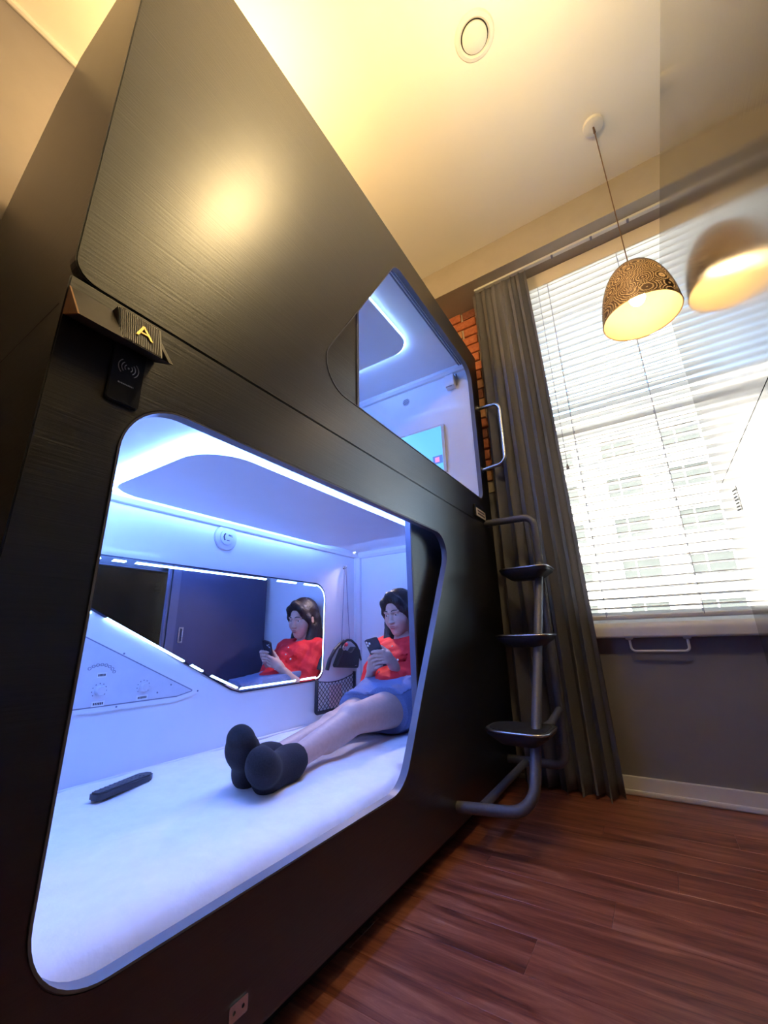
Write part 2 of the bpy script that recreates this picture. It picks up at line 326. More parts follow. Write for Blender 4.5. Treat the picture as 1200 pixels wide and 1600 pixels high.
def text_mesh(name, s, size, depth, material, parent, mtx):
    cu = bpy.data.curves.new('t', 'FONT'); cu.body = s; cu.size = size; cu.extrude = depth; cu.align_x = 'CENTER'; cu.align_y = 'CENTER'
    to = bpy.data.objects.new('t', cu); C.objects.link(to); dg = bpy.context.evaluated_depsgraph_get()
    me = bpy.data.meshes.new_from_object(to.evaluated_get(dg)); bpy.data.objects.remove(to); me.transform(mtx); me.materials.clear(); me.materials.append(M[material])
    return link(name, me, parent)

# ------------------------------------------------------------------ room shell
CEIL, YB, XL, XR, YF = 3.18, 2.40, -1.04, 2.15, -4.0
floor = obj('floor', bx(XL-.1, XR+.1, YF-.1, YB+.1, -0.06, -0.006), 'blackmat', kind='structure')
S_ = bmesh.new(); box(S_, -.60, .60, -.0625, .0625, -.005, 0.0, bev=0.0007, seg=1)
pm = bpy.data.meshes.new('plank'); S_.to_mesh(pm); S_.free(); pm.materials.append(M['plank'])
joint = {-2: .55, -1: -.048, 0: .325, 1: .92, 2: .473, 3: .10, 4: .62, 5: -.20, 6: .40, 7: .80, 8: .05, 9: .5}
row = -20; y0 = 1.108
while True:
    ya = y0 + .127*row
    if ya >= YB: break
    if ya+.127 > YF:
        j = joint.get(row, ((row*0.37) % 1.0))
        for k in range(-2, 3):
            xa = j + 1.2*k
            if xa+1.2 < XL or xa > XR: continue
            a, b_ = max(xa, XL), min(xa+1.2, XR); yc0, yc1 = max(ya, YF), min(ya+.127, YB)
            if b_-a < .03 or yc1-yc0 < .01: continue
            o = bpy.data.objects.new('plank', pm); C.objects.link(o); o.parent = floor
            o.location = Vector(((a+b_)/2, (yc0+yc1)/2, 0)) - ORG[floor.name]; o.scale = ((b_-a-.0005)/1.2, (yc1-yc0-.0005)/.125, 1)
    row += 1
obj('ceiling', bx(XL-.1, XR+.1, YF-.1, YB+.25, CEIL, CEIL+.08), 'ceil', kind='structure')
obj('wall_left', bx(XL-.1, XL, YF-.1, YB+.25, -.05, CEIL+.05), 'wall', kind='structure')
obj('wall_right', bx(XR, XR+.1, YF-.1, YB+.25, -.05, CEIL+.05), 'wall', kind='structure')
obj('wall_front', bx(XL-.1, XR+.1, YF-.1, YF, -.05, CEIL+.05), 'wall', kind='structure')
WX0, WX1, WZ0, WZ1 = 0.30, 1.80, 0.70, 2.95
bm = bmesh.new(); plate(bm, [(XL-.1, -.05), (XR+.1, -.05), (XR+.1, CEIL+.05), (XL-.1, CEIL+.05)], [[(WX0, WZ0), (WX1, WZ0), (WX1, WZ1), (WX0, WZ1)]], YB, YB+.22, XZ)
wall_back = obj('wall_back', bm, 'wall', kind='structure')
bmo = obj('mortar', bx(-.47, .13, YB-.008, YB, 1.55, 2.948), 'mortar', wall_back)
bbm = bmesh.new(); box(bbm, -.1, .1, -.012, .012, -.031, .031, bev=.004, seg=2)
brick_mesh = []
for k, mm in enumerate(('brick', 'brick2', 'brick3', 'brick')):
    t = bmesh.new(); me0 = bpy.data.meshes.new('x'); bbm.to_mesh(me0); t.from_mesh(me0); rr = random.Random(k)
    for v in t.verts: v.co += Vector((rr.uniform(-.0015, .0015), rr.uniform(-.0015, .0015), rr.uniform(-.0015, .0015)))
    me = bpy.data.meshes.new('brick'); t.to_mesh(me); t.free(); me.materials.append(M[mm]); brick_mesh.append(me)
bbm.free()
for r_ in range(18):
    zc = 2.948 - .034 - .074*r_
    for c_ in range(4):
        xc = .03 - .214*c_ + (.107 if r_ % 2 else 0) - .02
        if xc - .1 < -.47 or xc + .1 > .135: 
            half = True
            a, b_ = max(xc-.1, -.47), min(xc+.1, .13)
            if b_-a < .04: continue
        else: a, b_ = xc-.1, xc+.1
        o = bpy.data.objects.new('brick', random.choice(brick_mesh)); C.objects.link(o); o.parent = wall_back
        o.location = Vector(((a+b_)/2, YB-.012+random.uniform(-.003, .002), zc)) - ORG[wall_back.name]; o.scale = ((b_-a)/.2, 1, 1); o.rotation_euler = (0, random.uniform(-.012, .012), 0)
obj('trim_1', bx(XL, XR, 2.15, YB, 2.95, CEIL, bev=.003), 'beam', kind='structure')
bm = bmesh.new(); box(bm, XL, XR, YB-.016, YB, 0, .075, bev=.003); box(bm, XL, XR, YB-.024, YB, 0, .022, bev=.006)
obj('baseboard_back', bm, 'white', kind='structure')
bm = bmesh.new(); box(bm, XL, XL+.016, YF, YB, 0, .075, bev=.003); obj('baseboard_left', bm, 'white', kind='structure')
bm = bmesh.new()
tube(bm, [(XL+.012, YF, CEIL-.012), (XL+.012, 2.15, CEIL-.012)], .014, 8); obj('trim_2', bm, 'white', kind='structure')
# window
wf = bmesh.new(); F0, F1 = YB+.10, YB+.16
plate(wf, [(WX0, WZ0), (WX1, WZ0), (WX1, WZ1), (WX0, WZ1)], [[(WX0+.05, WZ0+.10), (WX1-.05, WZ0+.10), (WX1-.05, WZ1-.05), (WX0+.05, WZ1-.05)]], F0, F1, XZ)
window = obj('window_1', wf, 'white', kind='structure')
obj('mullion', bx(WX0+.05, WX1-.05, F0+.005, F1-.005, 1.82, 1.87, bev=.004), 'white', window)
obj('pane', bx(WX0+.05, WX1-.05, YB+.128, YB+.134, WZ0+.10, 1.82), 'glass', window)
obj('pane', bx(WX0+.05, WX1-.05, YB+.128, YB+.134, 1.87, WZ1-.05), 'glass', window)
prof = rpoly([(2.335, .672), (2.52, .672), (2.52, .742), (2.335, .742)], [.012, 0, 0, .030], 6)
bm = bmesh.new(); vs0 = [bm.verts.new((WX0-.08, y, z)) for y, z in prof]; vs1 = [bm.verts.new((WX1+.08, y, z)) for y, z in prof]
for k in range(len(prof)): bm.faces.new((vs0[k], vs0[(k+1) % len(prof)], vs1[(k+1) % len(prof)], vs1[k]))
bm.faces.new(vs0[::-1]); bm.faces.new(vs1)
obj('window_sill', bm, 'white', window, angle=40)
bm = bmesh.new()
tube(bm, [(.578, 2.362, .672), (.580, 2.362, .612), (.806, 2.362, .612), (.806, 2.362, .672)], .0055, 10, fil=.018)
for xx in (.578, .806): lathe(bm, [(.0, 0), (.016, 0), (.016, -.006), (.008, -.010), (0, -.010)], (xx, 2.362, .672), seg=16)
tag(obj('rail_handle', bm, 'white', smooth=False, angle=35), 'white wire U-shaped rail hanging under the window sill', 'rail')

# ------------------------------------------------------------------ outside
b0 = empty('building', (1.0, 25, -9))
tag(b0, 'pale sunlit building seen faintly through the blinds', 'building')
BY = 25.0
cols = (-5.9, -2.6, 0.60, 3.55, 7.0); rows_ = (-1.25, 1.0, 3.25, 5.5, 7.85, 10.2)
holes = [[(x_-.9, z_-.05), (x_+.9, z_-.05), (x_+.9, z_+1.15), (x_-.9, z_+1.15)] for x_ in cols for z_ in rows_]
bm = bmesh.new(); plate(bm, [(-9, -9), (11, -9), (11, 13), (-9, 13)], holes, BY, BY+.4, XZ)
obj('wall', bm, 'facade', b0)
for x_ in cols:
    for z_ in rows_:
        bm = bmesh.new(); plate(bm, [(x_-.9, z_-.05), (x_+.9, z_-.05), (x_+.9, z_+1.15), (x_-.9, z_+1.15)],
              [[(x_-.83, z_+.02), (x_-.25, z_+.02), (x_-.25, z_+1.08), (x_-.83, z_+1.08)], [(x_-.18, z_+.02), (x_+.83, z_+.02), (x_+.83, z_+1.08), (x_-.18, z_+1.08)]], BY+.12, BY+.22, XZ)
        w_ = obj('window', bm, 'white', b0); obj('pane', bx(x_-.85, x_+.85, BY+.16, BY+.18, z_, z_+1.1), 'farglass', w_)
obj('roof', bx(-9.2, 11.2, BY-.2, BY+6, 13, 13.3), 'facade', b0)
obj('street_ground', bx(-60, 60, 2.9, 90, -9.3, -9), 'facade', kind='structure')

# ------------------------------------------------------------------ blinds
bl = empty('window_blind', (1.05, 2.372, .755)); tag(bl, 'white venetian blind of horizontal slats across the window', 'blind')
BX0, BX1 = .315, 1.785
obj('valance', bx(BX0-.005, BX1+.005, 2.335, 2.345, 2.845, 2.945, bev=.002), 'cream', bl)
obj('headrail', bx(BX0, BX1, 2.347, 2.397, 2.90, 2.945, bev=.003), 'white', bl)
obj('bottom_rail', bx(BX0, BX1, 2.347, 2.397, .757, .779, bev=.006), 'white', bl)
bm = bmesh.new(); N = 6; up_, dn_ = [], []
for k in range(N+1):
    u = -1+2*k/N; yy = .025*u; zz = .0035*(1-u*u)
    up_.append([bm.verts.new((x_, yy, zz+.0021)) for x_ in (-.735, .735)]); dn_.append([bm.verts.new((x_, yy, zz-.0021)) for x_ in (-.735, .735)])
for k in range(N):
    bm.faces.new((up_[k][0], up_[k][1], up_[k+1][1], up_[k+1][0])); bm.faces.new((dn_[k][0], dn_[k+1][0], dn_[k+1][1], dn_[k][1]))
for e in (0, N): bm.faces.new((up_[e][0], up_[e][1], dn_[e][1], dn_[e][0]))
bmesh.ops.recalc_face_normals(bm, faces=bm.faces)
sme = bpy.data.meshes.new('slat'); bm.to_mesh(sme); bm.free(); sme.materials.append(M['slat']); sme.update()
nsl = 46
for k in range(nsl):
    o = bpy.data.objects.new('slat', sme); C.objects.link(o); o.parent = bl
    o.location = Vector(((BX0+BX1)/2, 2.372, .812 + (2.875-.812)*k/(nsl-1))) - ORG[bl.name]; o.rotation_euler = (math.radians(-2), 0, 0)
for xx in (.499, .889, 1.28, 1.66):
    bm = bmesh.new()
    for yy in (2.3455, 2.3985): tube(bm, [(xx, yy, .77), (xx, yy, 2.92)], .0017, 5)
    obj('ladder_cord', bm, 'greyline', bl)
bm = bmesh.new(); tube(bm, [(.44, 2.338, 2.86), (.441, 2.336, 2.2), (.44, 2.338, 1.60)], .0013, 5)
pc = obj('pull_cord', bm, 'greyline', bl); bm = bmesh.new(); lathe(bm, [(0, .032), (.004, .03), (.008, .006), (.008, 0), (0, 0)], (.44, 2.338, 1.572), seg=12); obj('tassel', bm, 'greyline', pc, smooth=True)

# ------------------------------------------------------------------ curtain and track
tr_ = empty('curtain_track', (.6, 2.24, 2.93)); tag(tr_, 'slim white curtain track screwed under the beam above the blind', 'curtain track')
bm = bmesh.new(); plate(bm, [(.06, 2.228), (1.9, 2.228), (1.9, 2.252), (.06, 2.252)], [], 2.935, 2.95, XY); obj('rail', bm, 'white', tr_)
for xx in (.56, .78, .97, 1.2, 1.5):
    obj('bracket', bx(xx-.006, xx+.006, 2.226, 2.254, 2.931, 2.9352), 'greyline', tr_)
def curtain():
    bm = bmesh.new(); NU, NV = 150, 40; grid = []
    for j in range(NV+1):
        t = j/NV; z = 2.934*(1-t) + .004*t; rowv = []
        for i in range(NU+1):
            u = i/NU; x0_, x1_ = .030-.006*t, .392+.062*t
            nf = 6.5; ph = 2*PI*nf*(u + .03*math.sin(5*u+2)*(1 + .35*t)) + .5*math.sin(2.2*t+4*u)
            pinch = 1-.55*math.exp(-((t)/.035)**2)
            amp = (.027 + .022*t + .008*math.sin(7*u+1.3))*pinch
            y = 2.252 + .034*min(1, t/.22) + amp*math.sin(ph) + .007*math.sin(2.7*ph+3*t)*(0.4+t)
            x = x0_ + (x1_-x0_)*u + .010*math.sin(ph*2)*(.4+.6*t)
            rowv.append(bm.verts.new((x, min(y, 2.33), z + (.010*math.sin(ph*.5+u*7) if j == NV else 0) + (.004 if j == NV else 0))))
        grid.append(rowv)
    for j in range(NV):
        for i in range(NU): bm.faces.new((grid[j][i], grid[j][i+1], grid[j+1][i+1], grid[j+1][i]))
    bmesh.ops.solidify(bm, geom=bm.faces[:], thickness=.003); return bm
cu_ = obj('curtain', curtain(), 'curtain', smooth=True)
tag(cu_, 'long charcoal grey curtain gathered at the left of the window', 'curtain')

# ------------------------------------------------------------------ capsules (left bunk)
YN, YE, XBK = .172, 2.284, -1.02
ZS = 1.281
LO = rpoly([(.288, .277), (1.18, .277), (1.658, 1.117), (.288, 1.117)], [.10, .115, .085, .105], 12)
UP = rpoly([(.735, 1.432), (2.163, 1.432), (2.163, 2.302), (1.255, 2.302)], [.09, .055, .10, .095], 12)
def capsule(level):
    lo = level == 0
    z0, z1 = (.062, 1.2795) if lo else (1.2812, 2.46)
    op = LO if lo else UP
    root = empty('sleeping_capsule', (-.5, 1.2, .0 if lo else 1.2805))
    if lo: tag(root, 'lower black wood-grain sleeping capsule with a woman inside, glowing blue', 'sleeping capsule')
    else: tag(root, 'upper black wood-grain sleeping capsule with its door half shut, above the woman', 'sleeping capsule')
    outer = [(YN, z0), (YE, z0), (YE, z1), (YN, z1)]
    outer = rpoly(outer, [.004, .004, .004, .004] if lo else [.040, .004, .004, .004], 6)
    bm = bmesh.new(); plate(bm, outer, [inset(op, -.0035)], -.022, 0.0, YZ)
    sharp = [e for e in bm.edges if len(e.link_faces) == 2 and e.link_faces[0].normal.angle(e.link_faces[1].normal, 0) > 1.2 and abs(e.verts[0].co.x) < 1e-5 and abs(e.verts[1].co.x) < 1e-5]
    bmesh.ops.bevel(bm, geom=sharp, offset=.0022, segments=2, affect='EDGES')
    obj('front_panel', bm, 'laminate', root)
    bm = bmesh.new(); ring(bm, inset(op, -.0035), op, -.0225, .0015, YZ); obj('opening_trim', bm, 'trim', root, angle=40)
    # carcass
    bz0, bz1 = (.0, 1.2795) if lo else (1.2815, 2.458)
    bm = bmesh.new(); box(bm, XBK, XBK+.015, YN+.016, YE-.004, bz0, bz1 if lo else 2.0); obj('back_panel', bm, 'laminate', root)
    if lo: eo = [(XBK+.016, .0), (-.060, .0), (-.060, .062), (-.0225, .062), (-.0225, bz1), (XBK+.016, bz1)]
    else: eo = rpoly([(XBK+.016, bz0), (-.0225, bz0), (-.0225, bz1), (-.50, bz1), (-.63, 2.39), (XBK+.016, 2.03)], [0, 0, 0, .02, .06, 0], 4)
    for ya in (YN+.016, YE-.020):
        bm = bmesh.new(); plate(bm, eo, [], ya, ya+.016, XZ); obj('end_panel', bm, 'laminate', root)
    if not lo:
        obj('roof_panel', bx(-.62, -.023, YN+.033, YE-.021, bz1-.016, bz1-.001), 'laminate', root)
    else:
        obj('plinth', bx(-.075, -.061, YN+.034, YE-.022, .0, .062), 'blackmat', root)
    # shell, open at the front
    sz0, sz1 = (.20, 1.24) if lo else (1.34, 2.36)
    bm = bmesh.new(); x0, x1, ya, yb = -.90, -.0235, .215, 2.18
    r = bmesh.ops.create_cube(bm, size=1.0); bmesh.ops.scale(bm, vec=(x1-x0, yb-ya, sz1-sz0), verts=bm.verts); bmesh.ops.translate(bm, vec=((x0+x1)/2, (ya+yb)/2, (sz0+sz1)/2), verts=bm.verts)
    front = [f for f in bm.faces if all(abs(v.co.x-x1) < 1e-5 for v in f.verts)]; bmesh.ops.delete(bm, geom=front, context='FACES')
    bmesh.ops.bevel(bm, geom=[e for e in bm.edges if len(e.link_faces) == 2], offset=.035, segments=3, affect='EDGES')
    bmesh.ops.recalc_face_normals(bm, faces=bm.faces); bmesh.ops.solidify(bm, geom=bm.faces[:], thickness=-.012)
    obj('interior_shell', bm, 'shell', root, angle=32)
    # ceiling panel with an LED strip along its front and near edges
    pl = rpoly([(-.80, .60), (-.225, .60), (-.225, 1.81), (-.80, 1.81)], [.10, .14, .12, .12], 10)
    bm = bmesh.new(); plate(bm, pl, [], sz1-.032, sz1-.020, XY); cp = obj('ceiling_panel', bm, 'panelwhite', root)
    bm = bmesh.new(); plate(bm, inset(pl, .055), [], sz1-.021, sz1-.001, XY); obj('panel_mount', bm, 'shell', cp)
    if lo:
        bm = bmesh.new(); tube(bm, [(-.036, .40, 1.205), (-.036, 1.34, 1.205)], .009, 8); obj('header_fill_strip', bm, 'header_fill', root, smooth=True)  # added fill light, out of view behind the header
    zl = sz1-.0235
    path = fillet([(-.60, .635, sz1-.011), (-.775, .635, sz1-.011), (-.775, 1.785, sz1-.011), (-.26, 1.785, sz1-.011)], .09, 8)
    bm = bmesh.new(); tube(bm, path, .0055, 8); obj('cove_fill_strip', bm, 'cove_fill', root, smooth=True)  # added fill light, hidden above the panel's back and far edges
    if lo:
        path = fillet([(-.806, .70, zl), (-.806, .592, zl), (-.216, .592, zl), (-.216, 1.80, zl)], .12, 10)
        bm = bmesh.new(); tube(bm, path, .0062, 8); obj('led_strip', bm, 'led', root, smooth=True)
    else:
        path = fillet([(-.806, 1.70, zl), (-.806, .592, zl), (-.216, .592, zl), (-.216, 1.0, zl)], .12, 10)
        bm = bmesh.new(); tube(bm, path, .0072, 8); obj('led_strip', bm, 'led', root, smooth=True)  # added out of view on near and back edges to brighten this capsule
        path = fillet([(-.220, 1.02, zl), (-.220, 1.815, zl), (-.70, 1.815, zl)], .12, 10)
        bm = bmesh.new(); tube(bm, path, .0030, 6); obj('glow_line', bm, 'ledm', root, smooth=True)
    # sliding door
    if lo:
        d = rpoly([(1.385, .235), (2.14, .235), (2.14, 1.165), (1.385, 1.165)], .006, 3)
    else:
        d = rpoly([(.33, 1.385), (1.043, 1.385), (1.043, 2.345), (.33, 2.345)], .006, 3)
    bm = bmesh.new(); plate(bm, d, [], -.072, -.058, YZ); door = obj('sliding_door', bm, 'door', root)
    e0, e1 = (1.3835, 1.455) if lo else (.975, 1.0445)
    zz0, zz1 = (.236, 1.164) if lo else (1.386, 2.344)
    obj('door_stile', bx(-.0785, -.0735, e0+.02, e1, zz0, zz1), 'doorframe', door)
    obj('door_edge', bx(-.0775, -.0535, e0-.0015, e0+.012, zz0, zz1, bev=.002) if lo else bx(-.0775, -.0535, e1-.012, e1+.0015, zz0, zz1, bev=.002), 'doorframe', door)
    ya, yb = (1.456, 2.138) if lo else (.332, .974)
    obj('door_lining', bx(-.077, -.0735, ya, yb, zz0, zz1), 'doorback', door)
    if lo:
        bm = bmesh.new(); ring(bm, rpoly([(1.475, .70), (1.505, .70), (1.505, .79), (1.475, .79)], .004, 3), rpoly([(1.483, .708), (1.497, .708), (1.497, .782), (1.483, .782)], .003, 3), -.083, -.0772, YZ)
        obj('pull_handle', bm, 'chrome', door)
    return root
low = capsule(0); upp = capsule(1)
# fittings inside the lower capsule
bm = bmesh.new(); lathe(bm, [(0, .016), (.034, .016), (.036, .013), (.036, .009), (.040, .009), (.056, .008), (.060, .004), (.060, 0)], (-.899, 1.157, 1.158), axis=(1, 0, 0), seg=36)
spk = obj('speaker', bm, 'offwhite', low, angle=30)
bm = bmesh.new()
for k in range(5):
    a = PI*.75 + k*.38; sphere(bm, (-.8835, 1.157+.019*math.cos(a), 1.158+.019*math.sin(a)), .0042, 6, 5)
obj('speaker_holes', bm, 'darkink', spk)
bm = bmesh.new()
for (a, b_, c_, d_) in ((.004, .010, .006, .014), (.012, .018, .006, .014), (.020, .026, .004, .007), (.020, .022, .004, .014), (-.004, .012, -.016, -.013)):
    box(bm, -.8836, -.8826, 1.157+a, 1.157+b_, 1.158+c_, 1.158+d_)
obj('speaker_print', bm, 'darkink', spk)
bm = bmesh.new(); lathe(bm, [(0, -.006), (.010, -.006), (.012, -.003), (.012, 0)], (-.86, 2.10, 1.2399), seg=16); dl = obj('downlight', bm, 'offwhite', low)
bm = bmesh.new(); lathe(bm, [(0, -.0075), (.007, -.0075), (.007, -.0062)], (-.86, 2.10, 1.2399), seg=12); obj('downlight_lens', bm, 'dot', dl)
bm = bmesh.new(); lathe(bm, [(0, .020), (.006, .020), (.009, .017), (.005, .012), (.004, .004), (.011, .003), (.011, 0)], (-.899, 2.035, 1.13), axis=(1, 0, 0), seg=16); obj('wall_hook', bm, 'chrome', low, smooth=True)
dsp = bpy.data.lights.new('downlight_beam', 'SPOT'); dsp.energy = 14.0; dsp.color = (1.0, 0.82, 0.86); dsp.spot_size = math.radians(88); dsp.spot_blend = 0.8; dsp.shadow_soft_size = 0.012
dso = bpy.data.objects.new('downlight_beam', dsp); C.objects.link(dso); dso.parent = dl; dso.location = Vector((-.855, 2.095, 1.228))-ORG[dl.name]
dso.rotation_euler = Vector((.42, -.55, -.80)).to_track_quat('-Z', 'Y').to_euler()
# control panel
tri = rpoly([(.33, .49), (1.0, .488), (1.12, .512), (.33, .91)], [.02, .02, .02, .02], 6)
cpn = None
bm = bmesh.new(); plate(bm, tri, [], -.899, -.889, YZ); cpn = obj('control_panel', bm, 'shell', low)
bm = bmesh.new(); plate(bm, inset(tri, .020), [], -.890, -.886, YZ); obj('panel_face', bm, 'offwhite', cpn)
bm = bmesh.new(); ring(bm, inset(tri, .016), inset(tri, .020), -.8895, -.8882, YZ); obj('panel_groove', bm, 'greyline', cpn)
for (ky, kz) in ((.722, .556), (.866, .553)):
    bm = bmesh.new(); lathe(bm, [(0, .018), (.013, .018), (.0145, .015), (.0155, .0), ], (-.886, ky, kz), axis=(1, 0, 0), seg=24); kn = obj('knob', bm, 'offwhite', cpn, angle=30)
    bm = bmesh.new()
    for k in range(9):
        a = -.6+k*.55; sphere(bm, (-.8855, ky+.022*math.cos(a), kz+.022*math.sin(a)), .0020, 5, 4)
    obj('knob_marks', bm, 'greyline', kn)
bm = bmesh.new()
for k in range(8):
    a = .45+k*.26; lathe(bm, [(.0052, 0), (.0052, .0015), (.0038, .0015), (.0038, 0)], (-.886, .716-.002+.05*math.cos(a), .592+.045*math.sin(a)), axis=(1, 0, 0), seg=10)
obj('button_arc', bm, 'greyline', cpn)
for (ly, lz, wdt) in ((.722, .604, .030), (.724, .516, .040), (.866, .518, .040)):
    sl = obj('label_sticker', bx(-.8859, -.8852, ly-wdt/2, ly+wdt/2, lz-.008, lz+.008), 'white', cpn)
    bm = bmesh.new()
    for k in range(6):
        a = ly-wdt*.36+k*wdt*.13; box(bm, -.8852, -.8846, a, a+wdt*.085, lz-.0035, lz+.0035)
    obj('label_print', bm, 'darkink', sl)
bm = bmesh.new()
for (sy, sz_) in ((.783, .669), (1.085, .516), (.784, .499), (.97, .55), (.92, .528)): sphere(bm, (-.886, sy, sz_), .0032, 8, 5)
obj('screw', bm, 'greyline', cpn, kind='stuff')
# hook plate on the front, label above the ladder
bm = bmesh.new(); plate(bm, rpoly([(.594, .104), (.632, .104), (.632, .128), (.594, .128)], .003, 3), [rpoly([(.601+d, .113), (.607+d, .113), (.607+d, .119), (.601+d, .119)], .0029, 4) for d in (0, .018)], 0.0, .0025, YZ)
obj('latch_plate', bm, 'chrome', low)
bm = bmesh.new(); tube(bm, [(0, 2.238, 2.055), (.138, 2.222, 2.045), (.138, 2.205, 1.645), (0, 2.200, 1.628)], .0115, 12, fil=.05)
for (yy, zz) in ((2.238, 2.055), (2.200, 1.628)): lathe(bm, [(0, .006), (.018, .006), (.022, .003), (.022, 0)], (0, yy, zz), axis=(1, 0, 0), seg=20)
obj('grab_handle', bm, 'chrome', upp, angle=40)
# upper capsule fittings, on the far end wall (y = 2.18)
bm = bmesh.new(); lathe(bm, [(0, .004), (.024, .004), (.027, .0)], (-.475, 2.1795, 2.243), axis=(0, -1, 0), seg=28); vg = obj('vent_grille', bm, 'offwhite', upp)
for k in range(6):
    h = -.018+k*.0072; w_ = math.sqrt(max(1e-6, .024**2-h*h)); obj('vent_slot', bx(-.475-w_, -.475+w_, 2.1745, 2.1758, 2.243+h-.0014, 2.243+h+.0014), 'darkink', vg)
bm = bmesh.new(); box(bm, -.168, -.102, 2.128, 2.1795, 2.215, 2.298, bev=.006); wb = obj('junction_box', bm, 'shell', upp)
bm = bmesh.new(); tube(bm, [(-.098, 2.165, 2.225), (-.092, 2.16, 2.27), (-.098, 2.168, 2.31)], .004, 8); obj('box_lever', bm, 'greyline', wb, smooth=True)
obj('box_clip', bx(-.155, -.115, 2.126, 2.1285, 2.207, 2.214), 'greyline', wb)
tv = empty('television', (-.36, 2.175, 1.66)); tag(tv, 'small flat television with a blue picture on the end wall of the upper capsule', 'television')
bm = bmesh.new(); box(bm, -.74, -.205, 2.158, 2.178, 1.66, 1.985, bev=.003); obj('housing', bm, 'offwhite', tv)
sc_ = obj('screen', bx(-.735, -.224, 2.1565, 2.1585, 1.672, 1.972), 'screen', tv)
obj('screen_tile', bx(-.292, -.226, 2.1555, 2.1566, 1.722, 1.775), 'icondark', sc_)
obj('screen_icon', bx(-.277, -.247, 2.1548, 2.1557, 1.732, 1.765), 'icon', sc_)
# lid details: top slider rail of the upper door opening
for dx in (-.066, -.052):
    obj('door_rail', bx(dx-.003, dx+.003, .35, 2.172, 2.346, 2.352), 'greyline', upp)
for o_ in (low, upp): pass

# ------------------------------------------------------------------ mirror
mir = empty('wall_mirror', (-.897, 1.1, .486)); tag(mir, 'six-sided wall mirror edged with dashed white lights on the capsule back wall', 'mirror')
mp_ = rpoly([(.36, 1.004), (1.862, 1.009), (1.85, .488), (1.30, .484), (1.25, .50), (.38, .962)], [.03, .085, .06, .03, .03, .03], 8)
bm = bmesh.new(); plate(bm, mp_, [], -.899, -.8935, YZ); obj('backing', bm, 'mirroredge', mir)
mg_ = inset(mp_, .006); bm = bmesh.new(); plate(bm, mg_, [], -.8936, -.892, YZ); obj('glass', bm, 'mirror', mir)
def led_seg(a, b_, w_=.0085):
    a = Vector((a[0], a[1])); b_ = Vector((b_[0], b_[1])); d = (b_-a).normalized(); n = Vector((-d.y, d.x))*w_/2; e = d*w_*.9
    bm = bmesh.new(); plate(bm, [tuple(a-n), tuple(b_-e-n), tuple(b_), tuple(b_+n-e*.2), tuple(a+e+n)] , [], -.8921, -.8914, YZ); obj('light_dash', bm, 'ledm', mir)
led_seg((.40, .936), (.66, .802)); led_seg((.704, .790), (1.018, .629)); led_seg((1.044, .617), (1.105, .586)); led_seg((1.140, .569), (1.283, .505)); led_seg((1.292, .5015), (1.64, .5035)); led_seg((1.67, .5045), (1.79, .506))
led_seg((.42, .988), (.66, .9885)); led_seg((.694, .9885), (.745, .9888)); led_seg((.773, .9890), (1.41, .9925)); led_seg((1.474, .9925), (1.62, .9935)); led_seg((1.67, .9935), (1.775, .993))
arc = rpoly([(1.60, .995), (1.851, .996), (1.840, .50), (1.6, .50)], [0, .078, .055, 0], 10)
arc = [p for p in arc if p[0] > 1.7]
bm = bmesh.new(); tube(bm, [(-.8915, u, v) for u, v in arc], .0022, 6); obj('light_line', bm, 'ledm', mir)

# ------------------------------------------------------------------ net pocket, handbag
npk = empty('net_pocket', (-.89, 1.95, .32)); tag(npk, 'black-framed net pocket on the capsule wall below the hanging bag', 'net pocket')
Pn = [(1.785, .492), (1.785, .330), (2.118, .326), (2.118, .512)]
bm = bmesh.new(); tube(bm, [(-.880, u, v) for u, v in Pn], .0095, 8, fil=.012); obj('frame', bm, 'net', npk, smooth=True)
bm = bmesh.new()
top = [(1.787+(2.116-1.787)*k/14, .485+.023*k/14-.022*math.sin(PI*k/14)) for k in range(15)]
tube(bm, [(-.872, u, v) for u, v in top], .0028, 6); obj('elastic_edge', bm, 'net', npk, smooth=True)
bm = bmesh.new(); st = .029
def clip_line(sx, sign):
    pts = []
    for k in range(60):
        z = .332 + k*.004; y = sx + sign*(z-.332)*1.05
        t = (y-1.787)/.329
        if 0 <= t <= 1 and z <= .485+.023*t-.022*math.sin(PI*t): pts.append((-.874, y, z))
    return pts
for k in range(-7, 20):
    for sg in (1, -1):
        p_ = clip_line(1.787+k*st + (0.004 if sg > 0 else 0), sg)
        if len(p_) > 2: tube(bm, [p_[0], p_[-1]], .0016, 5)
obj('mesh_net', bm, 'net', npk)
bm = bmesh.new(); box(bm, -.893, -.879, 1.90, 2.0, .34, .455, bev=.004)
pk = obj('paper_packet', bm, 'pink', None); tag(pk, 'pinkish paper packet inside the black net pocket', 'packet')

hb = empty('handbag', (-.85, 2.02, .54)); tag(hb, 'small black leather handbag hanging by a thin strap from the wall hook', 'handbag')
bo = rpoly([(1.915, .548), (2.128, .530), (2.150, .640), (2.086, .655), (2.05, .622), (2.00, .640), (1.985, .655)], [.012, .012, .02, .02, .03, .02, .015], 5)
bm = bmesh.new(); plate(bm, bo, [], -.892, -.852, YZ); bmesh.ops.bevel(bm, geom=[e for e in bm.edges if len(e.link_faces) == 2 and e.calc_face_angle(0) > 1.0], offset=.006, segments=3, affect='EDGES'); obj('bag_body', bm, 'leather', hb, angle=50)
bm = bmesh.new(); hp = [(1.985, .650), (1.99, .674), (2.03, .694), (2.075, .690), (2.12, .665), (2.15, .625), (2.158, .60), (2.168, .572)]
tube(bm, fillet([(-.868, u, v) for u, v in hp], .05), .0075, 8); obj('bag_handle', bm, 'leather', hb, smooth=True)
bm = bmesh.new(); hp = [(1.845, .540), (1.868, .595), (1.91, .640), (1.96, .675), (1.995, .690)]
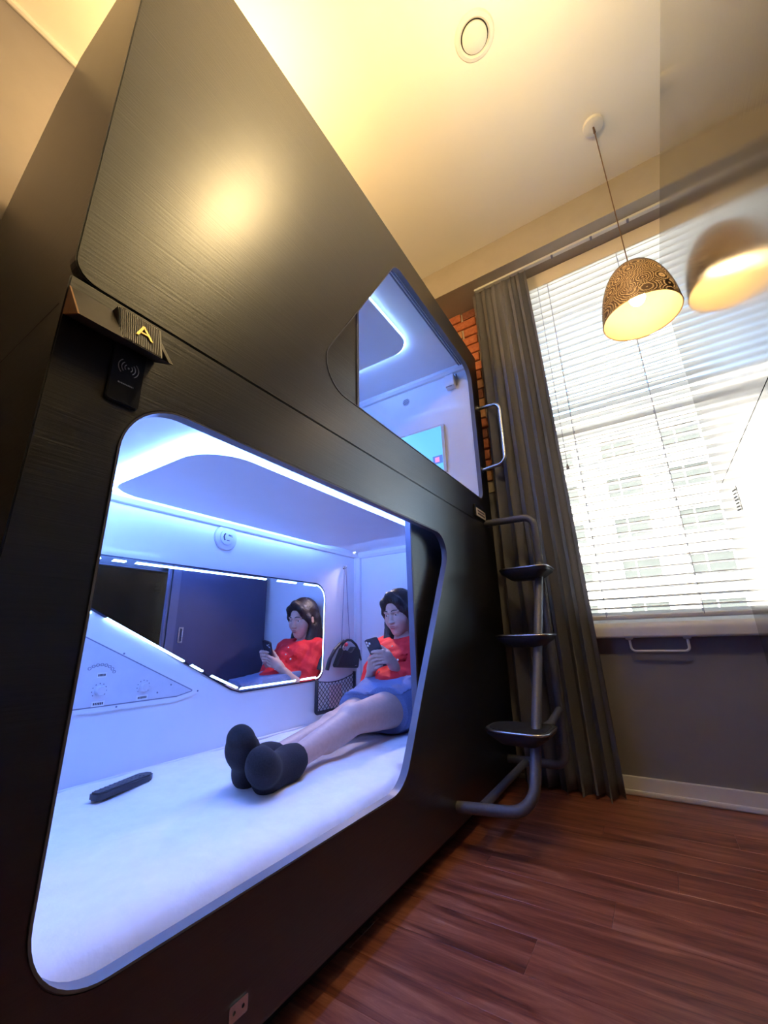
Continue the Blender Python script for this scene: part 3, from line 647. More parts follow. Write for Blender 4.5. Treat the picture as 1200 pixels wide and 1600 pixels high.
pp = fillet([(-.862, u, v) for u, v in hp], .05); tube(bm, pp, [.012-.005*k/len(pp) for k in range(len(pp))], 8); obj('hanging_strap_end', bm, 'leather', hb, smooth=True)
bm = bmesh.new(); sphere(bm, (-.845, 1.995, .668), .011, 10, 8); obj('charm', bm, 'charm', hb, smooth=True)
bm = bmesh.new(); lathe(bm, [(.012, -.003), (.016, 0), (.012, .003), (.009, 0), (.012, -.003)], (-.846, 1.975, .650), axis=(1, .2, 0), seg=16); obj('charm_ring', bm, 'chrome', hb, smooth=True)
obj('bag_clasp', bx(-.8515, -.8495, 2.085, 2.108, .5455, .549), 'chrome', hb)
for yy, y2 in ((1.985, 2.028), (2.062, 2.041)):
    bm = bmesh.new(); tube(bm, [(-.872, yy, .69), (-.886, y2, 1.126)], .0022, 6); obj('strap', bm, 'greyline', hb)

# ------------------------------------------------------------------ mattress, remote
def mattress():
    bm = bmesh.new(); x0, x1, y0, y1 = -.893, -.084, .222, 2.172; NX, NY = 56, 120
    rr = random.Random(4); ph = [rr.uniform(0, 6) for _ in range(12)]
    def xf(y):
        t = min(1, max(0, (y-1.25)/.11)); return -.026-.060*t*t*(3-2*t)
    def h(x, y):
        d = min(x-x0, xf(y)-x, y-y0, y1-y); e = 1-math.exp(-max(d, 0)/.016)
        w = .0035*math.sin(13*x+5*y+ph[0])+.0028*math.sin(9*y-7*x+ph[1])+.0022*math.sin(23*x-11*y+ph[2])+.002*math.sin(31*y+17*x+ph[3])
        press = .012*math.exp(-(((x+.45)/.22)**2+((y-1.80)/.20)**2)) + .006*math.exp(-(((x+.36)/.10)**2+((y-.95)/.10)**2))
        return .202 + .094*e + (w - press)*e
    G_ = []
    for j in range(NY+1):
        y = y0+(y1-y0)*j/NY; xs = [x0+(xf(y)-x0)*(1-(1-i/NX)**1.5) for i in range(NX+1)]; G_.append([bm.verts.new((x, y, h(x, y))) for x in xs])
    for j in range(NY):
        for i in range(NX): bm.faces.new((G_[j][i], G_[j][i+1], G_[j+1][i+1], G_[j+1][i]))
    ext = [e for e in bm.edges if len(e.link_faces) == 1]; r = bmesh.ops.extrude_edge_only(bm, edges=ext)
    for v in r['geom']:
        if isinstance(v, bmesh.types.BMVert): v.co.z = .2012
    return bm
mt = empty('mattress', (-.49, 1.2, .2012)); tag(mt, 'white mattress on the lower capsule floor under the woman', 'mattress')
obj('cover', mattress(), 'sheet', mt, smooth=True)
bm = bmesh.new(); tube(bm, [(-.888, .24, .282), (-.888, 2.165, .282)], .006, 8); obj('piping', bm, 'sheet', mt, smooth=True)

rm = empty('remote_control', (-.68, .735, .302)); tag(rm, 'dark remote control lying on the white mattress', 'remote control')
ax_ = (Vector((-.712, .825, 0))-Vector((-.657, .647, 0))).normalized(); pxv = Vector((ax_.y, -ax_.x, 0)); rc = Vector((-.684, .736, .2985))
RT = lambda u, v, t: tuple(rc + ax_*u + pxv*v + Vector((0, 0, t)))
bm = bmesh.new(); plate(bm, rpoly([(-.094, -.017), (.075, -.026), (.098, -.012), (.098, .012), (.075, .026), (-.094, .017)], [.008, .012, .01, .01, .012, .008], 4), [], 0, .020, RT)
bmesh.ops.bevel(bm, geom=[e for e in bm.edges if len(e.link_faces) == 2 and e.calc_face_angle(0) > 1.0], offset=.004, segments=2, affect='EDGES'); obj('casing', bm, 'remote', rm, angle=50)
bm = bmesh.new(); sphere(bm, (0, 0, 0), .0038, 8, 5, (1, 1, .5)); bmesh.ops.recalc_face_normals(bm, faces=bm.faces); bme = bpy.data.meshes.new('button'); bm.to_mesh(bme); bm.free(); bme.materials.append(M['button'])
for i in range(10):
    for j in range(3):
        p = Vector(RT(-.080+i*.0155, (j-1)*(.0095+.0005*i), .0203)); o = bpy.data.objects.new('button', bme); C.objects.link(o); o.parent = rm; o.location = p-ORG[rm.name]

# ------------------------------------------------------------------ sign, card reader, label holder on the front
sg = empty('room_sign', (.01, .25, 1.18)); tag(sg, 'dark wedge-shaped bunk sign with gold letter A and copper end', 'sign')
cs = [(.001, 1.256), (.001, 1.200), (.068, 1.166)]
def wedge(y0, y1, c=cs):
    bm = bmesh.new()
    a = [bm.verts.new((x_, y0, z_)) for x_, z_ in c]; b_ = [bm.verts.new((x_, y1, z_)) for x_, z_ in c]
    bm.faces.new(a); bm.faces.new(b_[::-1]); n = len(c)
    for k in range(n): bm.faces.new((a[k], b_[k], b_[(k+1) % n], a[(k+1) % n]))
    return bm
bm = wedge(.1765, .238); join(bm, wedge(.3125, .320)); join(bm, wedge(.2381, .3124, [(.001, 1.256), (.001, 1.2005), (.067, 1.167), (.044, 1.180), (.020, 1.256)]))
obj('sign_body', bm, 'bronze', sg)
bm = wedge(.1735, .1763); obj('sign_end', bm, 'gold', sg)['label'] = 'copper-coloured triangular end'
sl_a, sl_b = Vector((.020, 0, 1.256)), Vector((.044, 0, 1.180)); sd = (sl_b-sl_a).normalized(); sn_ = Vector((-sd.z, 0, sd.x)); sn_ = sn_ if sn_.x > 0 else -sn_
SF = lambda u, v, t: tuple(Vector((0, u, 0)) + sl_a + sd*v + sn_*t)
bm = bmesh.new(); plate(bm, [(.2395, .003), (.311, .003), (.311, .078), (.2395, .078)], [], .0003, .003, SF); rp = obj('sign_plate', bm, 'bronze', sg)
for k in range(22):
    u = .2410+k*.0031; bm = bmesh.new(); plate(bm, [(u, .005), (u+.0016, .005), (u+.0016, .077), (u, .077)], [], .0029, .0048, SF); obj('rib', bm, 'bronze', rp)
mtx = Matrix(((0, -sd.x, sn_.x, 0), (1, -sd.y, sn_.y, 0), (0, -sd.z, sn_.z, 0), (0, 0, 0, 1)))
ctr = Vector(SF(.278, .042, .0062)); text_mesh('letter', 'A', .044, .0012, 'brass', rp, Matrix.Translation(ctr) @ mtx)
cr = empty('card_reader', (.004, .277, 1.09)); tag(cr, 'black card reader with a white wave symbol below the gold A', 'card reader')
bm = bmesh.new(); plate(bm, rpoly([(.250, 1.088), (.303, 1.088), (.303, 1.206), (.250, 1.206)], .006, 4), [], .0, .007, YZ); bmesh.ops.bevel(bm, geom=[e for e in bm.edges if abs(e.verts[0].co.x-.007) < 1e-5 and abs(e.verts[1].co.x-.007) < 1e-5 and e.calc_face_angle(0) > 1], offset=.0015, segments=2, affect='EDGES')
obj('reader_case', bm, 'card', cr)
bm = bmesh.new(); sphere(bm, (.0072, .2765, 1.158), .0017, 8, 6, (.4, 1, 1))
for s_ in (0, PI):
    for k, rr in enumerate((.0062, .0112, .0165)):
        pts = [(.0074, .2765+rr*math.cos(s_+a), 1.158+rr*math.sin(s_+a)) for a in [-.85+.17*i for i in range(11)]]
        tube(bm, pts, .00085, 5)
obj('wave_symbol', bm, 'ink', cr)
bm = bmesh.new()
rr = random.Random(2); u = .2640
while u < .2900:
    w_ = rr.uniform(.0012, .0024); box(bm, .0069, .0074, u, u+w_, 1.1245, 1.1265+rr.uniform(0, .0006)); u += w_+.0007
obj('reader_print', bm, 'ink', cr)
lh = empty('label_holder', (.006, 2.06, 1.30)); tag(lh, 'small cream label in a black holder above the ladder top', 'label')
bm = bmesh.new(); box(bm, .0005, .012, 1.985, 2.135, 1.298, 1.362, bev=.002); obj('holder', bm, 'black', lh)
bm = bmesh.new(); box(bm, .0118, .0132, 1.992, 2.130, 1.302, 1.345); pp_ = obj('label_paper', bm, 'paper', lh)
bm = bmesh.new(); rr = random.Random(5)
for zz in (1.327, 1.311):
    u = 2.012
    while u < 2.115:
        w_ = rr.uniform(.006, .012); box(bm, .0131, .0137, u, u+w_, zz, zz+.010); u += w_+.003
obj('label_print', bm, 'darkink', pp_)

# ------------------------------------------------------------------ ladder
ld = empty('ladder', (.15, 1.85, .10)); tag(ld, 'grey tubular steel ladder with three dark treads on the capsule front', 'ladder')
bm = bmesh.new(); tube(bm, [(0, 2.142, 1.288), (.265, 2.12, 1.278), (.265, 2.12, .15), (0, 2.15, .142)], .0185, 14, fil=.055); obj('rail', bm, 'tube', ld, angle=60)
bm = bmesh.new(); tube(bm, [(0, 1.541, .128), (.265, 1.541, .150), (.265, 2.115, 1.03)], .0185, 14, fil=.085); obj('rail', bm, 'tube', ld, angle=60)
bm = bmesh.new(); tube(bm, [(.087, 1.552, .138), (.087, 2.142, .144)], .0155, 12); obj('foot_bar', bm, 'tube', ld, angle=60)
bm = bmesh.new(); tube(bm, [(.255, 1.70, .352), (.268, 1.90, .352), (.266, 2.115, .375)], .0155, 12, fil=.05); obj('brace', bm, 'tube', ld, angle=60)
for (yc, zc) in ((1.686, .372), (1.905, .700), (2.075, 1.008)):
    shp = lambda s, gx=0: rpoly([(.205-.118*s, yc-.090*s), (.205+.118*s, yc-.105*s), (.205+.118*s, yc+.105*s), (.205-.118*s, yc+.090*s)], [.07*s, .045*s, .045*s, .07*s], 6)
    bm = bmesh.new(); A = shp(1.0); B = shp(.97); D_ = shp(.60)
    La = [bm.verts.new((u, v, zc-.006)) for u, v in A]; Lt = [bm.verts.new((u, v, zc)) for u, v in B]; Lb = [bm.verts.new((u, v, zc-.020)) for u, v in B]; Lc = [bm.verts.new((u, v, zc-.052)) for u, v in D_]
    n = len(A)
    for P_, Q_ in ((Lt, La), (La, Lb), (Lb, Lc)):
        for k in range(n): bm.faces.new((P_[k], P_[(k+1) % n], Q_[(k+1) % n], Q_[k]))
    bm.faces.new(Lt); bm.faces.new(Lc[::-1]); td = obj('tread', bm, 'tread', ld, angle=40)
    bm = bmesh.new(); tube(bm, [(u, v, zc-.004) for u, v in shp(1.005)], .0042, 6, closed=True); obj('tread_rim', bm, 'chrome', td, smooth=True)
    bm = bmesh.new(); plate(bm, shp(.88), [], zc, zc+.0015, XY); obj('grip_pad', bm, 'blackmat', td)

# ------------------------------------------------------------------ right-hand units
XW = 1.034
for k, (z0, z1) in enumerate(((.062, 1.279), (1.283, 2.46))):
    r_ = empty('capsule_unit', (1.5, 1.1, 0 if k == 0 else 1.281))
    tag(r_, 'glossy dark wood-grain capsule unit at right, ' + ('lower tier beside the wall handle' if k == 0 else 'upper tier reaching above the lamp'), 'sleeping capsule')
    bm = bmesh.new(); plate(bm, [(-.30, z0), (2.225, z0), (2.225, z1), (-.30, z1)], [], XW, XW+.022, YZ)
    bmesh.ops.bevel(bm, geom=bm.edges[:], offset=.0015, segments=2, affect='EDGES') if False else None
    obj('front_panel', bm, 'gloss', r_)
    b0_, b1_ = (0.0, 1.280) if k == 0 else (1.282, 2.458)
    for ya in (-.296, 2.204): obj('end_panel', bx(XW+.0225, 2.10, ya, ya+.016, b0_, b1_), 'laminate', r_)
    obj('back_panel', bx(2.085, 2.10, -.279, 2.203, b0_, b1_), 'laminate', r_)
    if k: obj('roof_panel', bx(XW+.0225, 2.084, -.279, 2.203, b1_-.016, b1_-.001), 'laminate', r_)
    else:
        obj('plinth', bx(XW+.06, XW+.075, -.278, 2.202, 0, .062), 'blackmat', r_)
        vgr = obj('vent_plate', bx(XW-.0012, XW+.0001, 1.885, 1.975, 1.105, 1.205), 'gloss', r_)
        for q in range(7):
            zc = 1.118+q*.0125; bm = bmesh.new(); plate(bm, [(1.900, zc-.004), (1.955, zc+.004), (1.955, zc+.009), (1.900, zc+.001)], [], XW-.0025, XW-.0012, YZ); obj('vent_slot', bm, 'blackmat', vgr)

# ------------------------------------------------------------------ lamps
pn = empty('pendant_lamp', (.88, 1.80, 1.975)); tag(pn, 'pierced bronze dome pendant lamp hanging before the window blind', 'lamp')
PC = Vector((.88, 1.80, 1.975))
bm = bmesh.new(); lathe(bm, [(0, -.022), (.040, -.022), (.046, -.018), (.047, 0), (0, 0)], (.88, 1.80, CEIL), seg=32); obj('canopy', bm, 'white', pn, angle=40)
bm = bmesh.new(); tube(bm, [(.88, 1.80, CEIL-.02), (.88, 1.80, 2.25)], .0024, 8); lathe(bm, [(0, -.04), (.006, -.04), (.004, -.0), (0, 0)], (.88, 1.80, CEIL-.02), seg=10); obj('cord', bm, 'cord', pn)
prof = [(.146*math.cos(t)**.8 if t < PI/2-1e-3 else 0.0, .272*math.sin(t)**1.15) for t in [PI/2*k/18 for k in range(19)]]
bm = bmesh.new(); uvl = bm.loops.layers.uv.new('UVMap'); lathe(bm, prof, PC, seg=48, uvl=uvl); obj('shade', bm, 'shade', pn, smooth=True)
bm = bmesh.new(); lathe(bm, [(r_*.978, h_*.985) for r_, h_ in prof], PC, seg=48); obj('shade_lining', bm, 'shadein', pn, smooth=True)
bm = bmesh.new(); lathe(bm, [(.1455, -.003), (.148, 0), (.1455, .003), (.143, 0), (.1455, -.003)], PC, seg=48); obj('shade_rim', bm, 'rim', pn, smooth=True)
bm = bmesh.new(); lathe(bm, [(.017, .28), (.019, .22), (.017, .16), (0, .16)], PC, seg=16); obj('socket', bm, 'rim', pn, smooth=True)
bm = bmesh.new(); sphere(bm, PC+Vector((0, 0, .10)), .031, 16, 12, (1, 1, 1.15)); obj('bulb', bm, 'bulb', pn, smooth=True)
gp = empty('ceiling_lamp', (.70, .82, 2.60)); tag(gp, 'round opal glass lamp hanging from the ceiling nearest the camera', 'lamp')
GC = Vector((.70, .83, 2.65))
bm = bmesh.new(); sphere(bm, GC, .07, 24, 16); obj('globe', bm, 'globe', gp, smooth=True)
bm = bmesh.new(); tube(bm, [GC+Vector((0, 0, .07)), (GC.x, GC.y, CEIL)], .008, 8); lathe(bm, [(0, -.02), (.05, -.02), (.055, 0)], (GC.x, GC.y, CEIL), seg=24); obj('stem', bm, 'white', gp)
bp = empty('ceiling_lamp', (-.40, .62, 2.62)); tag(bp, 'round opal glass lamp hanging above the roof of the left capsules', 'lamp')
GC = Vector((-.40, .62, 2.72))
bm = bmesh.new(); sphere(bm, GC, .085, 24, 16); obj('globe', bm, 'globe2', bp, smooth=True)
bm = bmesh.new(); tube(bm, [GC+Vector((0, 0, .08)), (GC.x, GC.y, CEIL)], .008, 8); lathe(bm, [(0, -.02), (.05, -.02), (.055, 0)], (GC.x, GC.y, CEIL), seg=24); obj('stem', bm, 'white', bp)
av = empty('air_valve', (.49, 1.16, CEIL-.02)); tag(av, 'round white air valve set in the cream ceiling', 'air vent')
bm = bmesh.new(); lathe(bm, [(.058, -.004), (.066, -.012), (.080, -.008), (.085, 0)], (.49, 1.16, CEIL), seg=40); obj('valve_ring', bm, 'white', av, angle=40)
bm = bmesh.new(); lathe(bm, [(0, -.020), (.046, -.018), (.053, -.013), (.053, -.004), (0, -.004)], (.49, 1.16, CEIL), seg=40); obj('valve_disc', bm, 'white', av, angle=40)
bm = bmesh.new(); lathe(bm, [(.050, -.001), (.060, -.001)], (.49, 1.16, CEIL), seg=40); obj('valve_gap', bm, 'blackmat', av)

# ------------------------------------------------------------------ the woman (distance-field bodies turned into meshes)
class Field:
    def __init__(s, lo, hi, h):
        s.lo = np.array(lo, np.float32); s.h = h; s.n = np.ceil((np.array(hi)-np.array(lo))/h).astype(int)+1; s.F = np.full(s.n, 1.0, np.float32)
    def block(s, lo, hi):
        a = np.clip(np.floor((np.array(lo)-s.lo)/s.h).astype(int), 0, s.n); b = np.clip(np.ceil((np.array(hi)-s.lo)/s.h).astype(int)+1, 0, s.n)
        if (b <= a).any(): return None
        g = [s.lo[i]+s.h*np.arange(a[i], b[i], dtype=np.float32) for i in range(3)]
        return tuple(slice(a[i], b[i]) for i in range(3)), (g[0][:, None, None], g[1][None, :, None], g[2][None, None, :])
    def put(s, sl, d, k, sub=False):
        A = s.F[sl]
        if sub: 
            d = -d; hh = np.maximum(k-np.abs(A-d), 0)/max(k, 1e-6); s.F[sl] = np.maximum(A, d)+hh*hh*k*.25
        else:
            hh = np.maximum(k-np.abs(A-d), 0)/max(k, 1e-6); s.F[sl] = np.minimum(A, d)-hh*hh*k*.25
    def cap(s, a, b, ra, rb, k=.02, sub=False, sq=None):
        a, b = np.array(a, np.float32), np.array(b, np.float32); r = max(ra, rb)+k+.03
        q = s.block(np.minimum(a, b)-r, np.maximum(a, b)+r)
        if q is None: return
        sl, (X, Y, Z) = q; d = b-a; L = float(d.dot(d))+1e-12
        t = np.clip(((X-a[0])*d[0]+(Y-a[1])*d[1]+(Z-a[2])*d[2])/L, 0, 1)
        s.put(sl, np.sqrt((X-a[0]-t*d[0])**2+(Y-a[1]-t*d[1])**2+(Z-a[2]-t*d[2])**2)-(ra+(rb-ra)*t), k, sub)
    def ell(s, c, rad, k=.02, rot=None, sub=False):
        c = np.array(c, np.float32); rad = np.array(rad, np.float32); r = rad.max()+k+.03
        q = s.block(c-r, c+r)
        if q is None: return
        sl, (X, Y, Z) = q; P_ = [X-c[0], Y-c[1], Z-c[2]]
        if rot is not None:
            Rr = np.array(rot, np.float32).T; P_ = [Rr[i, 0]*P_[0]+Rr[i, 1]*P_[1]+Rr[i, 2]*P_[2] for i in range(3)]
        k0 = np.sqrt(sum((P_[i]/rad[i])**2 for i in range(3))); k1 = np.sqrt(sum((P_[i]/rad[i]**2)**2 for i in range(3)))+1e-9
        s.put(sl, k0*(k0-1)/k1, k, sub)
    def cut(s, p, n, k=.004):
        """remove the side the normal n points to"""
        p = np.array(p); n = np.array(n, float); n /= np.linalg.norm(n)
        g = [s.lo[i]+s.h*np.arange(s.n[i]) for i in range(3)]
        d = ((g[0][:, None, None]-p[0])*n[0]+(g[1][None, :, None]-p[1])*n[1]+(g[2][None, None, :]-p[2])*n[2]).astype(np.float32)
        s.F = np.maximum(s.F, d)
    def wave(s, amp, f):
        g = [s.lo[i]+s.h*np.arange(s.n[i], dtype=np.float32) for i in range(3)]
        X, Y, Z = g[0][:, None, None], g[1][None, :, None], g[2][None, None, :]
        s.F = s.F + amp*f(X, Y, Z).astype(np.float32)
    def mesh(s):
        F = s.F; ins = F < 0; nx, ny, nz = F.shape
        c = np.zeros((nx-1, ny-1, nz-1), np.uint8)
        for i in (0, 1):
            for j in (0, 1):
                for k in (0, 1): c += ins[i:nx-1+i, j:ny-1+j, k:nz-1+k]
        act = (c > 0) & (c < 8); idx = np.full(act.shape, -1, np.int64); I = np.argwhere(act); idx[act] = np.arange(len(I))
        acc = np.zeros((len(I), 3)); cnt = np.zeros(len(I))
        cor = [(i, j, k) for i in (0, 1) for j in (0, 1) for k in (0, 1)]
        for a in cor:
            for ax in range(3):
                if a[ax]: continue
                b = list(a); b[ax] = 1
                fa = F[I[:, 0]+a[0], I[:, 1]+a[1], I[:, 2]+a[2]]; fb = F[I[:, 0]+b[0], I[:, 1]+b[1], I[:, 2]+b[2]]
                x = (fa < 0) != (fb < 0); t = np.where(x, fa/(fa-fb+1e-12), 0)
                p = np.repeat(np.array(a, float)[None], len(I), 0); p[:, ax] += t
                acc[x] += p[x]; cnt[x] += 1
        V = (I+acc/cnt[:, None])*s.h+s.lo
        faces = []
        for ax in range(3):
            u, v = (ax+1) % 3, (ax+2) % 3
            sl0 = [slice(0, n) for n in F.shape]; sl1 = list(sl0); sl0[ax] = slice(0, F.shape[ax]-1); sl1[ax] = slice(1, F.shape[ax])
            A = ins[tuple(sl0)]; B = ins[tuple(sl1)]; E = np.argwhere(A != B)
            ok = (E[:, u] > 0) & (E[:, v] > 0) & (E[:, u] < F.shape[u]-1) & (E[:, v] < F.shape[v]-1); E = E[ok]
            q = []
            for du, dv in ((-1, -1), (0, -1), (0, 0), (-1, 0)):
                e = E.copy(); e[:, u] += du; e[:, v] += dv; q.append(idx[e[:, 0], e[:, 1], e[:, 2]])
            q = np.stack(q, 1); fl = A[E[:, 0], E[:, 1], E[:, 2]]; q[~fl] = q[~fl][:, ::-1]
            faces.append(q)
        return V, np.concatenate(faces)
def field_mesh(parts, mats, name, parent, smooth_it=0):
    """parts: list of (V, Q, material index)"""
    vs, qs, mi, off = [], [], [], 0
    for V, Q, m_ in parts:
        vs.append(V); qs.append(Q+off); mi.append(np.full(len(Q), m_)); off += len(V)
    V = np.concatenate(vs); Q = np.concatenate(qs); mi = np.concatenate(mi)
    me = bpy.data.meshes.new(name); me.vertices.add(len(V)); me.vertices.foreach_set('co', V.astype(np.float32).ravel())
    me.loops.add(len(Q)*4); me.loops.foreach_set('vertex_index', Q.astype(np.int32).ravel())
    me.polygons.add(len(Q)); me.polygons.foreach_set('loop_start', np.arange(0, len(Q)*4, 4, dtype=np.int32)); me.polygons.foreach_set('loop_total', np.full(len(Q), 4, np.int32))
    me.polygons.foreach_set('material_index', mi.astype(np.int32)); me.polygons.foreach_set('use_smooth', [True]*len(Q))
    me.update(calc_edges=True); me.validate()
    for x in mats: me.materials.append(M[x])
    return link(name, me, parent)

her = empty('person', (-.47, 1.80, .30)); tag(her, 'woman in red blouse and denim shorts sitting on the mattress, holding a phone', 'person')
v3 = lambda *a: np.array(a, float)
HIPL, HIPR = v3(-.385, 1.80, .392), v3(-.555, 1.83, .385)
KNL, KNR = v3(-.352, 1.392, .402), v3(-.505, 1.462, .352)
ANL, ANR = v3(-.327, 1.035, .338), v3(-.425, 1.045, .333)
WAI, CHE, NEC = v3(-.490, 1.985, .490), v3(-.508, 2.055, .600), v3(-.518, 2.095, .690)
SHL, SHR = v3(-.378, 2.070, .640), v3(-.640, 2.085, .640)
ELL_, ELR = v3(-.285, 1.935, .405), v3(-.672, 1.945, .412)
WRL, WRR = v3(-.440, 1.895, .532), v3(-.572, 1.850, .535)
lerp = lambda a, b, t: a+(b-a)*t
# head frame: x = her right, y = forward, z = up
HC = Vector((-.520, 2.065, .838)); pitch, yaw, roll = math.radians(-14), math.radians(-4), math.radians(3)
hr = Vector((-1, 0, 0)); hf = Vector((0, -1, 0)); hu = Vector((0, 0, 1))
HM = Matrix.Translation(HC) @ Matrix((hr, hf, hu)).transposed().to_4x4() @ Matrix.Rotation(yaw, 4, 'Z') @ Matrix.Rotation(pitch, 4, 'X') @ Matrix.Rotation(roll, 4, 'Y')
HMn = np.array(HM)
def hw(V): return V @ HMn[:3, :3].T + HMn[:3, 3]
# body
B = Field((-.80, .90, .27), (-.22, 2.18, .80), .005)
B.cap(HIPL, HIPR, .088, .088, .03); B.cap((HIPL+HIPR)/2, WAI, .092, .084, .04); B.cap(WAI+v3(.045, 0, 0), CHE+v3(.04, 0, -.02), .082, .085, .04); B.cap(WAI-v3(.045, 0, 0), CHE-v3(.04, 0, .02), .082, .085, .04)
B.cap(CHE+v3(.05, -.04, .0), CHE+v3(.048, -.035, -.02), .058, .058, .03); B.cap(CHE-v3(.05, .04, .0), CHE-v3(.048, .035, .02), .058, .058, .03)
B.cap(SHL, SHR, .050, .050, .04); B.cap(NEC-v3(0, 0, .03), np.array(HC)+v3(0, .015, -.05), .046, .044, .03)
for (hp, kn, an) in ((HIPL, KNL, ANL), (HIPR, KNR, ANR)):
    B.cap(hp, kn, .087, .053, .03); d = (kn-an)/np.linalg.norm(kn-an); n_ = v3(0, -d[2], d[1]); n_ /= np.linalg.norm(n_)
    B.cap(kn, an, .050, .033, .025); B.cap(kn-d*.055-n_*.014, kn-d*.16-n_*.014, .040, .036, .03); B.cap(kn+n_*.010, kn+n_*.011-d*.012, .042, .040, .02)
for (sh, el, wr) in ((SHL, ELL_, WRL), (SHR, ELR, WRR)):
    B.cap(sh, el, .046, .035, .03); B.cap(el, wr, .036, .023, .02)
bodyV, bodyQ = B.mesh()
# hands: fingers on the back of the phone, thumbs on its screen
PHC = Vector((-.503, 1.800, .632)); pu = Vector((-.20, -.42, .885)).normalized(); pn_ = Vector((.10, -.88, -.42)); pn_ = (pn_-pu*pn_.dot(pu)).normalized(); pr_ = pu.cross(pn_)   # pn_ = phone back, towards the viewer
PH = lambda a, b, c: np.array(PHC + pr_*a + pu*b + pn_*c)     # a: across, b: along, c: out of its back
if pr_.x < 0: pass
H = Field((-.68, 1.70, .48), (-.36, 1.96, .74), .0024)
sx = 1 if pr_.x > 0 else -1
def hand(wr, side, palm_b, order):
    s_ = side*sx                                 # +1: comes from the +x side
    pc = PH(s_*.050, palm_b, -.004); kb = [PH(s_*(.046-.002*i), palm_b+.030-.019*i, .014-.002*i) for i in range(4)]
    H.cap(wr, lerp(wr, pc, .55), .0235, .024, .012); H.cap(lerp(wr, pc, .4), pc, .024, .022, .015)
    for i in range(4): H.cap(lerp(wr, pc, .55), kb[i], .017, .0115, .010)
    ln = (.050, .056, .052, .042)
    for i in range(4):
        a = kb[i]; z = palm_b+.030-.020*i
        m1 = PH(s_*(.046-ln[i]*.50), z+.010, .0205); m2 = PH(s_*(.046-ln[i]*.92), z+.012, .0165); m3 = PH(s_*(.046-ln[i]*1.22), z+.011, .0125)
        H.cap(a, m1, .0098, .0088, .003); H.cap(m1, m2, .0088, .0080, .003); H.cap(m2, m3, .0080, .0066, .003)
    t0 = lerp(wr, pc, .45); t1 = PH(s_*.045, palm_b+.010, -.022); t2 = PH(s_*.026, palm_b+.040, -.020); t3 = PH(s_*.012, palm_b+.058, -.017)
    H.cap(t0, t1, .015, .0125, .008); H.cap(t1, t2, .0115, .0098, .004); H.cap(t2, t3, .0096, .0078, .003)
hand(WRL, 1, -.030, 0); hand(WRR, -1, -.048, 1)
handV, handQ = H.mesh()
# head
E = Field((-.12, -.13, -.17), (.12, .14, .14), .0026)
E.ell((0, -.012, .030), (.076, .095, .088), .02); E.ell((0, .028, -.045), (.058, .062, .070), .035); E.ell((0, .058, -.098), (.024, .022, .018), .03)
E.ell((.036, .052, -.030), (.026, .026, .028), .03); E.ell((-.036, .052, -.030), (.026, .026, .028), .03)
E.ell((.032, .092, .004), (.018, .012, .011), .012, sub=True); E.ell((-.032, .092, .004), (.018, .012, .011), .012, sub=True)
E.cap((0, .084, .004), (0, .104, -.034), .008, .0105, .012); E.ell((.010, .096, -.036), (.008, .009, .007), .008); E.ell((-.010, .096, -.036), (.008, .009, .007), .008)
E.cap((.012, .087, .018), (.045, .076, .018), .007, .006, .012); E.cap((-.012, .087, .018), (-.045, .076, .018), .007, .006, .012)
E.ell((0, .084, -.062), (.022, .014, .013), .012); E.cap((-.019, .097, -.0635), (.019, .097, -.0635), .0016, .0016, .004, sub=True)
for s_ in (1, -1):
    E.ell((s_*.077, -.006, -.010), (.011, .019, .030), .008); E.ell((s_*.088, .002, -.008), (.006, .010, .018), .006, sub=True)
E.cap((0, -.012, -.06), (0, -.040, -.165), .044, .047, .03)
headV, headQ = E.mesh()
field_mesh([(bodyV, bodyQ, 0), (hw(headV), headQ, 0), (handV, handQ, 0)], ['skin'], 'body', her)
def hobj(name, bm, material, parent=her, **k):
    bmesh.ops.transform(bm, matrix=HM, verts=bm.verts); return obj(name, bm, material, parent, **k)
for s_ in (1, -1):
    bm = bmesh.new(); sphere(bm, (s_*.031, .0735, .004), .0112, 14, 10); ey = hobj('eye', bm, 'eye', smooth=True)
    bm = bmesh.new(); sphere(bm, (s_*.031, .0810, .0010), .0056, 10, 8, (1, .7, 1)); hobj('iris', bm, 'hair', ey, smooth=True)
    bm = bmesh.new(); sphere(bm, (s_*.031, .0738, .0068), .0120, 14, 10, (1.05, 1, .72)); hobj('eyelid', bm, 'skin', smooth=True)
    bm = bmesh.new(); tube(bm, [(s_*.013, .0935, .0225), (s_*.028, .0915, .0275), (s_*.046, .080, .0240)], [.0022, .0026, .0014], 6); hobj('eyebrow', bm, 'hair', smooth=True)
bm = bmesh.new(); sphere(bm, (0, .0945, -.0590), .010, 12, 8, (1.75, .42, .36)); sphere(bm, (0, .0935, -.0685), .010, 12, 8, (1.55, .45, .42)); hobj('lips', bm, 'lip', smooth=True)
